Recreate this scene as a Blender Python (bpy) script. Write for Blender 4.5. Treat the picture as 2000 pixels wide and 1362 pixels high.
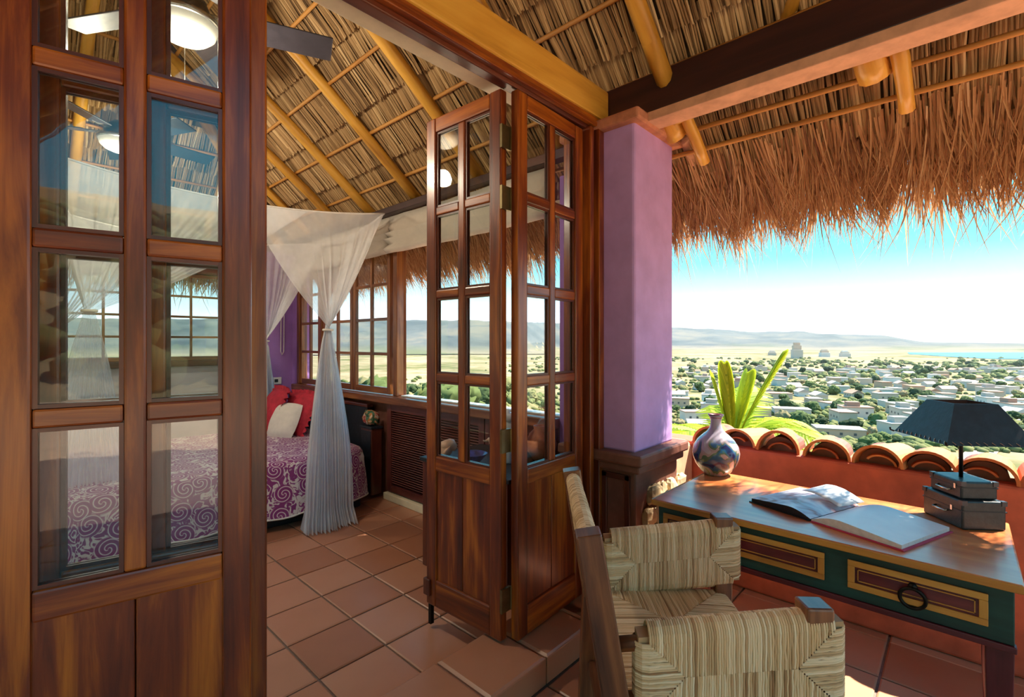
import bpy, math, random
from mathutils import Vector, Matrix, noise as mnoise
rnd = random.Random(7)
for o in list(bpy.data.objects): bpy.data.objects.remove(o)
scn = bpy.context.scene
COL = scn.collection
# ------------------------------------------------------------------ camera
EYE = 1.40
YAW = math.radians(42.9)
cd = bpy.data.cameras.new('camera'); cam = bpy.data.objects.new('camera', cd); COL.objects.link(cam)
cd.sensor_width = 36; cd.lens = 36*947/2000; cd.shift_y = -11/2000; cd.clip_end = 30000; cd.clip_start = .02
cam.location = (0, 0, EYE); cam.rotation_euler = (math.pi/2, 0, YAW - math.pi/2)
scn.camera = cam
# ------------------------------------------------------------------ sky, sun, exposure
scn.view_settings.view_transform = 'Standard'; scn.view_settings.look = 'None'
scn.view_settings.gamma = 1; scn.view_settings.use_curve_mapping = False
scn.view_settings.exposure = 1.62
W = bpy.data.worlds.new('sky'); scn.world = W; W.use_nodes = True
wn = W.node_tree.nodes; wl = W.node_tree.links; wn.clear()
wo = wn.new('ShaderNodeOutputWorld'); wb = wn.new('ShaderNodeBackground'); wt = wn.new('ShaderNodeTexCoord')
ws = wn.new('ShaderNodeSeparateXYZ'); wr = wn.new('ShaderNodeValToRGB')
wl.new(wt.outputs['Generated'], ws.inputs[0]); wl.new(ws.outputs['Z'], wr.inputs[0]); wl.new(wr.outputs[0], wb.inputs[0]); wl.new(wb.outputs[0], wo.inputs[0])
cr = wr.color_ramp
cr.elements[0].position = 0.0; cr.elements[0].color = (.95, .96, 1.0, 1)
cr.elements[1].position = 1.0; cr.elements[1].color = (.10, .40, .80, 1)
for p, c in ((.05, (.72, .86, .96, 1)), (.095, (.34, .64, .76, 1)), (.15, (.12, .49, .62, 1)), (.23, (.055, .42, .58, 1)), (.5, (.10, .46, .74, 1))):
    e = cr.elements.new(p); e.color = c
wb.inputs[1].default_value = 0.85
sd = bpy.data.lights.new('sun', 'SUN'); sun = bpy.data.objects.new('sun', sd); COL.objects.link(sun)
sd.energy = 6.2; sd.angle = math.radians(.6); sd.color = (1, .90, .74)
SUN = Vector((1.0, -.7, 1.8)).normalized()
sun.location = (30, -20, 50); sun.rotation_euler = SUN.to_track_quat('Z', 'Y').to_euler()
scn.cycles.max_bounces = 8; scn.cycles.diffuse_bounces = 5; scn.cycles.glossy_bounces = 3; scn.cycles.transparent_max_bounces = 20; scn.cycles.use_adaptive_sampling = True; scn.cycles.adaptive_threshold = .05
scn.cycles.use_denoising = True; scn.cycles.sample_clamp_indirect = 6; scn.cycles.caustics_reflective = False; scn.cycles.caustics_refractive = False

cY, sY = math.cos(YAW), math.sin(YAW)
def at(px, py, z):                       # world point at height z seen at a pixel of the photograph
    F = (EYE - z)*947/(py - 670); R = (px - 1000)/947*F
    return Vector((cY*F + sY*R, sY*F - cY*R, z))
# ------------------------------------------------------------------ materials
MATS = {}
def nodes_of(name):
    m = bpy.data.materials.new(name); m.use_nodes = True
    n = m.node_tree.nodes; l = m.node_tree.links
    return m, n, l, n['Principled BSDF']
def ramp(n, cols, interp='LINEAR'):
    r = n.new('ShaderNodeValToRGB'); r.color_ramp.interpolation = interp
    e = r.color_ramp.elements
    e[0].position, e[0].color = cols[0][0], (*cols[0][1], 1)
    e[1].position, e[1].color = cols[-1][0], (*cols[-1][1], 1)
    for p, c in cols[1:-1]:
        k = e.new(p); k.color = (*c, 1)
    return r
def mapping(n, l, src, scale):
    mp = n.new('ShaderNodeMapping'); mp.inputs['Scale'].default_value = scale; l.new(src, mp.inputs[0]); return mp.outputs[0]
def noise(n, l, vec, scale, detail=4, rough=.6, dist=0):
    t = n.new('ShaderNodeTexNoise'); t.inputs['Scale'].default_value = scale; t.inputs['Detail'].default_value = detail
    t.inputs['Roughness'].default_value = rough; t.inputs['Distortion'].default_value = dist
    if vec is not None: l.new(vec, t.inputs['Vector'])
    return t
def bump(n, l, h, p, strength=.3, dist=.005):
    b = n.new('ShaderNodeBump'); b.inputs['Strength'].default_value = strength; b.inputs['Distance'].default_value = dist
    l.new(h, b.inputs['Height']); l.new(b.outputs[0], p.inputs['Normal'])
def plain(name, col, rough=.6, metal=0, spec=.5, var=.12, nscale=18, bmp=.15, coat=0):
    m, n, l, p = nodes_of(name)
    tc = n.new('ShaderNodeTexCoord')
    t = noise(n, l, tc.outputs['Object'], nscale)
    a = tuple(c*(1-var) for c in col); b = tuple(min(1, c*(1+var)) for c in col)
    r = ramp(n, [(.3, a), (.7, b)]); l.new(t.outputs[0], r.inputs[0]); l.new(r.outputs[0], p.inputs['Base Color'])
    p.inputs['Roughness'].default_value = rough; p.inputs['Metallic'].default_value = metal
    p.inputs['Specular IOR Level'].default_value = spec; p.inputs['Coat Weight'].default_value = coat; p.inputs['Coat Roughness'].default_value = .12
    if bmp: bump(n, l, t.outputs[0], p, bmp, .004)
    MATS[name] = m; return m
def wood(name, dark, mid, light, rough=.35, coat=.5, gs=(26, 1.6, 1), bmp=.12):
    m, n, l, p = nodes_of(name)
    uv = n.new('ShaderNodeUVMap'); oi = n.new('ShaderNodeObjectInfo')
    add = n.new('ShaderNodeVectorMath'); add.operation = 'ADD'; l.new(uv.outputs[0], add.inputs[0])
    cx = n.new('ShaderNodeCombineXYZ'); mu = n.new('ShaderNodeMath'); mu.operation = 'MULTIPLY'; mu.inputs[1].default_value = 37
    l.new(oi.outputs['Random'], mu.inputs[0]); l.new(mu.outputs[0], cx.inputs[0]); l.new(mu.outputs[0], cx.inputs[1]); l.new(cx.outputs[0], add.inputs[1])
    t1 = noise(n, l, mapping(n, l, add.outputs[0], gs), 1.0, 6, .65, .6)
    t2 = noise(n, l, mapping(n, l, add.outputs[0], (5, 1.1, 1)), 1.0, 3, .5, 1.0)
    mx = n.new('ShaderNodeMix'); mx.data_type = 'FLOAT'; mx.inputs[0].default_value = .5
    l.new(t1.outputs[0], mx.inputs[2]); l.new(t2.outputs[0], mx.inputs[3])
    r = ramp(n, [(.34, dark), (.49, mid), (.66, light)]); l.new(mx.outputs[0], r.inputs[0]); l.new(r.outputs[0], p.inputs['Base Color'])
    p.inputs['Roughness'].default_value = rough; p.inputs['Coat Weight'].default_value = coat; p.inputs['Coat Roughness'].default_value = .18
    bump(n, l, t1.outputs[0], p, bmp, .002)
    MATS[name] = m; return m
def straw(name, cols, rough=.75, trans=0.0):
    m, n, l, p = nodes_of(name)
    a = n.new('ShaderNodeAttribute'); a.attribute_name = 'tone'
    tc = n.new('ShaderNodeTexCoord'); t = noise(n, l, tc.outputs['Object'], 3.0, 3)
    ad = n.new('ShaderNodeMath'); ad.operation = 'MULTIPLY_ADD'; ad.inputs[1].default_value = .5; ad.inputs[2].default_value = -.25
    l.new(t.outputs[0], ad.inputs[0])
    s = n.new('ShaderNodeMath'); l.new(a.outputs['Fac'], s.inputs[0]); l.new(ad.outputs[0], s.inputs[1])
    r = ramp(n, cols); l.new(s.outputs[0], r.inputs[0]); l.new(r.outputs[0], p.inputs['Base Color'])
    p.inputs['Roughness'].default_value = rough; p.inputs['Specular IOR Level'].default_value = .25
    if trans:
        o = n['Material Output']; tr = n.new('ShaderNodeBsdfTranslucent'); mx = n.new('ShaderNodeMixShader'); mx.inputs[0].default_value = trans
        l.new(r.outputs[0], tr.inputs[0]); l.new(p.outputs[0], mx.inputs[1]); l.new(tr.outputs[0], mx.inputs[2]); l.new(mx.outputs[0], o.inputs[0])
    MATS[name] = m; return m
def sheer(name, col, alpha):
    m, n, l, p = nodes_of(name); n.remove(p); o = n['Material Output']
    d = n.new('ShaderNodeBsdfDiffuse'); t = n.new('ShaderNodeBsdfTranslucent'); x = n.new('ShaderNodeBsdfTransparent')
    d.inputs[0].default_value = (*col, 1); t.inputs[0].default_value = (*col, 1)
    a = n.new('ShaderNodeMixShader'); a.inputs[0].default_value = .5; b = n.new('ShaderNodeMixShader')
    tc = n.new('ShaderNodeTexCoord'); tn = noise(n, l, tc.outputs['Object'], 7, 3)
    mr = n.new('ShaderNodeMapRange'); mr.inputs['To Min'].default_value = alpha - .14; mr.inputs['To Max'].default_value = alpha + .14; l.new(tn.outputs[0], mr.inputs[0]); l.new(mr.outputs[0], b.inputs[0])
    l.new(d.outputs[0], a.inputs[1]); l.new(t.outputs[0], a.inputs[2]); l.new(x.outputs[0], b.inputs[1]); l.new(a.outputs[0], b.inputs[2]); l.new(b.outputs[0], o.inputs[0])
    MATS[name] = m
def glass(name):
    m, n, l, p = nodes_of(name); n.remove(p); o = n['Material Output']
    x = n.new('ShaderNodeBsdfTransparent'); x.inputs[0].default_value = (.93, .955, .95, 1); g = n.new('ShaderNodeBsdfGlossy'); g.inputs['Roughness'].default_value = .015
    fr = n.new('ShaderNodeLayerWeight'); fr.inputs[0].default_value = .5
    pw = n.new('ShaderNodeMath'); pw.operation = 'POWER'; pw.inputs[1].default_value = 5; l.new(fr.outputs['Facing'], pw.inputs[0])
    mu = n.new('ShaderNodeMath'); mu.operation = 'MULTIPLY_ADD'; mu.inputs[1].default_value = .94; mu.inputs[2].default_value = .045; l.new(pw.outputs[0], mu.inputs[0])
    tc = n.new('ShaderNodeTexCoord'); t = noise(n, l, tc.outputs['Object'], 5, 2); b = n.new('ShaderNodeBump'); b.inputs['Strength'].default_value = .05; b.inputs['Distance'].default_value = .01
    l.new(t.outputs[0], b.inputs['Height']); l.new(b.outputs[0], g.inputs['Normal'])
    mx = n.new('ShaderNodeMixShader'); l.new(mu.outputs[0], mx.inputs[0]); l.new(x.outputs[0], mx.inputs[1]); l.new(g.outputs[0], mx.inputs[2]); l.new(mx.outputs[0], o.inputs[0])
    MATS[name] = m
def by_random(name, cols, rough=.6, nscale=6, var=.35, bmp=.1, coat=0, spec=.5):   # a tone of its own for every object
    m, n, l, p = nodes_of(name)
    oi = n.new('ShaderNodeObjectInfo'); tc = n.new('ShaderNodeTexCoord'); t = noise(n, l, tc.outputs['Object'], nscale, 4)
    ma = n.new('ShaderNodeMath'); ma.operation = 'MULTIPLY_ADD'; ma.inputs[1].default_value = var; ma.inputs[2].default_value = -var/2; l.new(t.outputs[0], ma.inputs[0])
    s = n.new('ShaderNodeMath'); l.new(oi.outputs['Random'], s.inputs[0]); l.new(ma.outputs[0], s.inputs[1])
    r = ramp(n, cols); l.new(s.outputs[0], r.inputs[0]); l.new(r.outputs[0], p.inputs['Base Color'])
    p.inputs['Roughness'].default_value = rough; p.inputs['Coat Weight'].default_value = coat; p.inputs['Coat Roughness'].default_value = .2; p.inputs['Specular IOR Level'].default_value = spec
    if bmp: bump(n, l, t.outputs[0], p, bmp, .004)
    MATS[name] = m

wood('door_wood', (.050, .007, .003), (.19, .032, .005), (.56, .16, .014), .34, .3)
wood('dark_wood', (.035, .006, .004), (.095, .018, .009), (.19, .045, .016), .38, .3)
wood('beam_wood', (.014, .002, .004), (.030, .005, .007), (.055, .012, .010), .5, .1)
wood('yellow_wood', (.42, .18, .02), (.68, .34, .045), (.85, .50, .09), .42, .25, (10, .8, 1))
wood('pole_wood', (.30, .12, .012), (.56, .27, .028), (.74, .40, .06), .5, .15, (12, .9, 1))
wood('lath_wood', (.26, .10, .02), (.48, .21, .04), (.62, .31, .08), .6, 0, (12, .9, 1))
wood('chair_wood', (.035, .010, .006), (.15, .048, .018), (.34, .13, .045), .40, .3, (22, 2, 1))
wood('desk_top', (.34, .075, .022), (.58, .17, .05), (.74, .30, .10), .30, .5, (14, 1.0, 1))
wood('desk_edge', (.36, .13, .02), (.55, .24, .04), (.66, .34, .07), .4, .3)
wood('desk_teal', (.003, .024, .022), (.006, .050, .042), (.02, .09, .07), .5, .2)
wood('desk_maroon', (.05, .004, .008), (.10, .010, .016), (.19, .03, .03), .4, .3)
wood('window_wood', (.07, .016, .006), (.20, .06, .018), (.42, .17, .05), .35, .4)
wood('red_louver', (.06, .012, .012), (.13, .030, .026), (.22, .06, .05), .45, .2)
plain('cream_paint', (.88, .80, .58), .5, var=.06)
plain('purple_wall', (.36, .19, .56), .75, var=.10, nscale=5, bmp=.25)
plain('lilac_plaster', (.53, .32, .67), .75, var=.10, nscale=6, bmp=.4)
plain('white_wall', (.62, .60, .60), .8, var=.10, nscale=4)
plain('red_wall', (.56, .12, .06), .6, var=.22, nscale=7, bmp=.4)
plain('brown_plaster', (.20, .075, .05), .6, var=.25, nscale=9, bmp=.4)
plain('pink_plaster', (.66, .36, .22), .75, var=.2, nscale=9, bmp=.5)
plain('brick_cap', (.50, .20, .11), .75, var=.3, nscale=12, bmp=.5)
plain('grout', (.20, .15, .13), .9, var=.2, nscale=30)
plain('shade_cloth', (.56, .49, .42), .9, var=.05, nscale=12)
plain('black_paint', (.008, .013, .022), .5, var=.4, nscale=30, bmp=.3)
plain('black_leather', (.018, .022, .026), .42, var=.4, nscale=40, bmp=.4)
plain('iron', (.02, .017, .015), .45, .8, var=.3)
plain('brass', (.20, .15, .07), .4, .9, var=.2)
plain('dark_metal', (.045, .04, .05), .35, .2, var=.15)
plain('steel', (.6, .58, .55), .25, .9, var=.08)
plain('white_plastic', (.8, .79, .76), .4, var=.03, bmp=0)
plain('white_cloth', (.80, .76, .72), .9, var=.05, nscale=25)
plain('red_cloth', (.48, .022, .050), .8, var=.35, nscale=14)
plain('rope', (.75, .72, .70), .9, var=.1)
plain('black_cloth', (.015, .012, .015), .8)
plain('blue_glaze', (.03, .05, .25), .25, var=.8, nscale=22)
plain('shell', (.72, .45, .32), .4, var=.35, nscale=10)
plain('tin_white', (.60, .66, .70), .4, var=.06)
plain('terracotta_pot', (.42, .13, .06), .6, var=.3)
plain('book_cover', (.012, .010, .014), .35, var=.2)
plain('pink_cover', (.55, .04, .12), .5)
plain('page_edge', (.66, .64, .66), .8, var=.1, nscale=60)
glass('pane_glass')
sheer('net_cloth', (.93, .95, 1.0), .56)
straw('thatch_reed', [(.0, (.12, .065, .028)), (.35, (.31, .185, .080)), (.7, (.50, .32, .15)), (1, (.70, .50, .26))])
straw('thatch_back', [(.0, (.05, .035, .02)), (1, (.16, .10, .055))])
straw('thatch_fringe', [(.0, (.22, .095, .05)), (.4, (.47, .245, .11)), (.75, (.68, .42, .21)), (1, (.82, .60, .36))], .7, .24)
straw('rush', [(.0, (.36, .19, .09)), (.5, (.76, .52, .29)), (1, (.94, .76, .53))], .65)
straw('palm_green', [(.0, (.12, .20, .02)), (.5, (.36, .48, .03)), (1, (.70, .74, .06))], .5, .45)
by_random('floor_tile', [(0, (.40, .165, .090)), (.5, (.48, .215, .125)), (1, (.55, .27, .165))], .36, 5, .5, .08, .2)
by_random('clay_tile', [(0, (.40, .085, .022)), (.5, (.58, .16, .04)), (1, (.68, .27, .08))], .65, 8, .7, .4)
by_random('rubble', [(0, (.42, .30, .16)), (.5, (.60, .44, .25)), (1, (.70, .58, .40))], .8, 9, .6, .6)
by_random('tree_leaf', [(0, (.022, .036, .018)), (.35, (.050, .075, .028)), (.65, (.10, .125, .042)), (.85, (.18, .165, .075)), (1, (.24, .18, .10))], .9, .22, .5, .0, 0, .1)
by_random('house_wall', [(0, (.52, .49, .46)), (.4, (.44, .37, .29)), (.7, (.46, .29, .19)), (1, (.62, .61, .59))], .9, .05, .1, 0)
by_random('house_roof', [(0, (.46, .43, .40)), (.5, (.34, .30, .26)), (.75, (.32, .15, .09)), (1, (.52, .49, .46))], .9, .05, .15, 0)
plain('bounce_tile', (.66, .43, .29), .8, var=.15, nscale=3)  # colour of the unseen slabs added to bounce sunlight
plain('house_window', (.07, .075, .09), .3, var=.2, nscale=1, bmp=0)
plain('road', (.30, .25, .20), .9, var=.1, nscale=.05, bmp=0)

# swirl bedspread
def swirl():
    m, n, l, p = nodes_of('swirl_cloth')
    uv = n.new('ShaderNodeUVMap')
    wob = noise(n, l, uv.outputs[0], 5, 2)
    v = n.new('ShaderNodeTexVoronoi'); v.voronoi_dimensions = '2D'; v.inputs['Scale'].default_value = 6.2; v.inputs['Randomness'].default_value = .75
    l.new(uv.outputs[0], v.inputs['Vector'])
    sub = n.new('ShaderNodeVectorMath'); sub.operation = 'SUBTRACT'
    sc = n.new('ShaderNodeVectorMath'); sc.operation = 'SCALE'; sc.inputs['Scale'].default_value = 1/1.0; l.new(v.outputs['Position'], sc.inputs[0])
    l.new(uv.outputs[0], sub.inputs[0]); l.new(sc.outputs[0], sub.inputs[1])
    sp = n.new('ShaderNodeSeparateXYZ'); l.new(sub.outputs[0], sp.inputs[0])
    an = n.new('ShaderNodeMath'); an.operation = 'ARCTAN2'; l.new(sp.outputs[1], an.inputs[0]); l.new(sp.outputs[0], an.inputs[1])
    le = n.new('ShaderNodeVectorMath'); le.operation = 'LENGTH'; l.new(sub.outputs[0], le.inputs[0])
    ph = n.new('ShaderNodeMath'); ph.operation = 'MULTIPLY_ADD'; ph.inputs[1].default_value = 125; l.new(le.outputs['Value'], ph.inputs[0]); l.new(an.outputs[0], ph.inputs[2])
    wv = n.new('ShaderNodeMath'); wv.operation = 'MULTIPLY_ADD'; wv.inputs[1].default_value = 2.5; l.new(wob.outputs[0], wv.inputs[0]); l.new(ph.outputs[0], wv.inputs[2])
    sn = n.new('ShaderNodeMath'); sn.operation = 'SINE'; l.new(wv.outputs[0], sn.inputs[0])
    r = ramp(n, [(.0, (.26, .030, .19)), (.24, (.28, .036, .21)), (.34, (.76, .64, .68)), (.58, (.80, .72, .72)), (.70, (.34, .06, .25)), (1, (.23, .026, .17))])
    mr = n.new('ShaderNodeMath'); mr.operation = 'MULTIPLY_ADD'; mr.inputs[1].default_value = .5; mr.inputs[2].default_value = .5; l.new(sn.outputs[0], mr.inputs[0]); l.new(mr.outputs[0], r.inputs[0])
    # leafy scrolls between the spirals
    t = noise(n, l, uv.outputs[0], 13, 1, .4, 2.2); r2 = ramp(n, [(.43, (.26, .030, .19)), (.47, (.78, .69, .70)), (.57, (.78, .69, .70)), (.61, (.28, .04, .21))]); l.new(t.outputs[0], r2.inputs[0])
    f = n.new('ShaderNodeMapRange'); f.inputs['From Min'].default_value = .062; f.inputs['From Max'].default_value = .075; l.new(le.outputs['Value'], f.inputs[0])
    mx = n.new('ShaderNodeMix'); mx.data_type = 'RGBA'; l.new(f.outputs[0], mx.inputs[0]); l.new(r.outputs[0], mx.inputs[6]); l.new(r2.outputs[0], mx.inputs[7])
    l.new(mx.outputs[2], p.inputs['Base Color']); p.inputs['Roughness'].default_value = .7; p.inputs['Sheen Weight'].default_value = .2
    MATS['swirl_cloth'] = m
swirl()
def vase_paint():
    m, n, l, p = nodes_of('painted_ceramic')
    tc = n.new('ShaderNodeTexCoord'); t = noise(n, l, tc.outputs['Object'], 9, 1.5, .5, 1.2)
    r = ramp(n, [(.30, (.015, .02, .10)), (.38, (.03, .10, .22)), (.44, (.10, .16, .10)), (.48, (.42, .30, .30)), (.52, (.45, .38, .46)), (.60, (.50, .52, .50)), (.66, (.36, .40, .20)), (.72, (.12, .03, .16))], 'CONSTANT')
    l.new(t.outputs[0], r.inputs[0])
    sp = n.new('ShaderNodeSeparateXYZ'); l.new(tc.outputs['Object'], sp.inputs[0])
    f = n.new('ShaderNodeMapRange'); f.inputs['From Min'].default_value = .17; f.inputs['From Max'].default_value = .20; l.new(sp.outputs[2], f.inputs[0])
    mx = n.new('ShaderNodeMix'); mx.data_type = 'RGBA'; l.new(f.outputs[0], mx.inputs[0]); l.new(r.outputs[0], mx.inputs[6]); mx.inputs[7].default_value = (.40, .36, .46, 1)
    l.new(mx.outputs[2], p.inputs['Base Color']); p.inputs['Roughness'].default_value = .22; p.inputs['Coat Weight'].default_value = .4
    MATS['painted_ceramic'] = m
vase_paint()
def patchwork():
    m, n, l, p = nodes_of('bird_cloth'); tc = n.new('ShaderNodeTexCoord'); t = noise(n, l, tc.outputs['Object'], 16, 2, .5, .6)
    r = ramp(n, [(.30, (.03, .10, .05)), (.42, (.10, .22, .14)), (.48, (.55, .20, .05)), (.54, (.70, .62, .50)), (.60, (.50, .08, .05)), (.68, (.05, .14, .18))], 'CONSTANT')
    l.new(t.outputs[0], r.inputs[0]); l.new(r.outputs[0], p.inputs['Base Color']); p.inputs['Roughness'].default_value = .8; MATS['bird_cloth'] = m
patchwork()
def page_print():
    for nm, prints in (('page_photo', True), ('page_plain', False)):
        m, n, l, p = nodes_of(nm)
        uv = n.new('ShaderNodeUVMap'); t = noise(n, l, uv.outputs[0], 2.6, 2, .5, .8)
        if prints: r = ramp(n, [(.36, (.30, .10, .08)), (.42, (.42, .36, .46)), (.50, (.60, .60, .68)), (.62, (.80, .80, .84))])
        else: r = ramp(n, [(.3, (.72, .74, .80)), (.7, (.80, .81, .85))])
        l.new(t.outputs[0], r.inputs[0]); l.new(r.outputs[0], p.inputs['Base Color']); p.inputs['Roughness'].default_value = .35
        MATS[nm] = m
page_print()
def terrain_mat():
    m, n, l, p = nodes_of('terrain_ground')
    g = n.new('ShaderNodeNewGeometry')
    a = noise(n, l, mapping(n, l, g.outputs['Position'], (.0045, .0045, .0045)), 1, 8, .62, .6)
    b = noise(n, l, mapping(n, l, g.outputs['Position'], (.04, .04, .04)), 1, 5, .65)
    mx = n.new('ShaderNodeMix'); mx.data_type = 'FLOAT'; mx.inputs[0].default_value = .42; l.new(a.outputs[0], mx.inputs[2]); l.new(b.outputs[0], mx.inputs[3])
    r = ramp(n, [(.34, (.075, .085, .035)), (.43, (.125, .125, .055)), (.48, (.20, .165, .092)), (.54, (.27, .21, .13)), (.62, (.32, .245, .165)), (.70, (.20, .17, .09))])
    l.new(mx.outputs[0], r.inputs[0]); l.new(r.outputs[0], p.inputs['Base Color']); p.inputs['Roughness'].default_value = 1; p.inputs['Specular IOR Level'].default_value = 0
    MATS['terrain_ground'] = m
    m, n, l, p = nodes_of('hill_scrub')
    g = n.new('ShaderNodeNewGeometry')
    a = noise(n, l, mapping(n, l, g.outputs['Position'], (.003, .003, .006)), 1, 8, .65, .4)
    r = ramp(n, [(.36, (.045, .058, .062)), (.5, (.080, .090, .090)), (.64, (.14, .125, .10))])
    l.new(a.outputs[0], r.inputs[0]); p.inputs['Roughness'].default_value = 1; p.inputs['Specular IOR Level'].default_value = 0
    sz = n.new('ShaderNodeSeparateXYZ'); l.new(g.outputs['Position'], sz.inputs[0])
    b = noise(n, l, mapping(n, l, g.outputs['Position'], (.0022, .0022, .0022)), 1, 6, .6)
    ma = n.new('ShaderNodeMath'); ma.operation = 'MULTIPLY_ADD'; ma.inputs[1].default_value = 90; l.new(b.outputs[0], ma.inputs[0]); l.new(sz.outputs[2], ma.inputs[2])
    mr = n.new('ShaderNodeMapRange'); mr.inputs['From Min'].default_value = -6; mr.inputs['From Max'].default_value = 34; l.new(ma.outputs[0], mr.inputs[0])
    r2 = ramp(n, [(.40, (.10, .11, .06)), (.5, (.22, .18, .11)), (.6, (.30, .23, .15))]); l.new(b.outputs[0], r2.inputs[0])
    mx = n.new('ShaderNodeMix'); mx.data_type = 'RGBA'; l.new(mr.outputs[0], mx.inputs[0]); l.new(r2.outputs[0], mx.inputs[6]); l.new(r.outputs[0], mx.inputs[7]); l.new(mx.outputs[2], p.inputs['Base Color'])
    MATS['hill_scrub'] = m
    m, n, l, p = nodes_of('sea_water')
    p.inputs['Base Color'].default_value = (.03, .20, .36, 1); p.inputs['Roughness'].default_value = .5; p.inputs['Specular IOR Level'].default_value = .2
    g = n.new('ShaderNodeNewGeometry'); a = noise(n, l, mapping(n, l, g.outputs['Position'], (.01, .01, .01)), 1, 4); bump(n, l, a.outputs[0], p, .2, .5)
    MATS['sea_water'] = m
terrain_mat()
def lamp_bowl():
    m, n, l, p = nodes_of('lamp_bowl')
    p.inputs['Base Color'].default_value = (.85, .82, .74, 1); p.inputs['Roughness'].default_value = .3
    p.inputs['Emission Color'].default_value = (1, .90, .72, 1); p.inputs['Emission Strength'].default_value = .12
    MATS['lamp_bowl'] = m
lamp_bowl()
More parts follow.
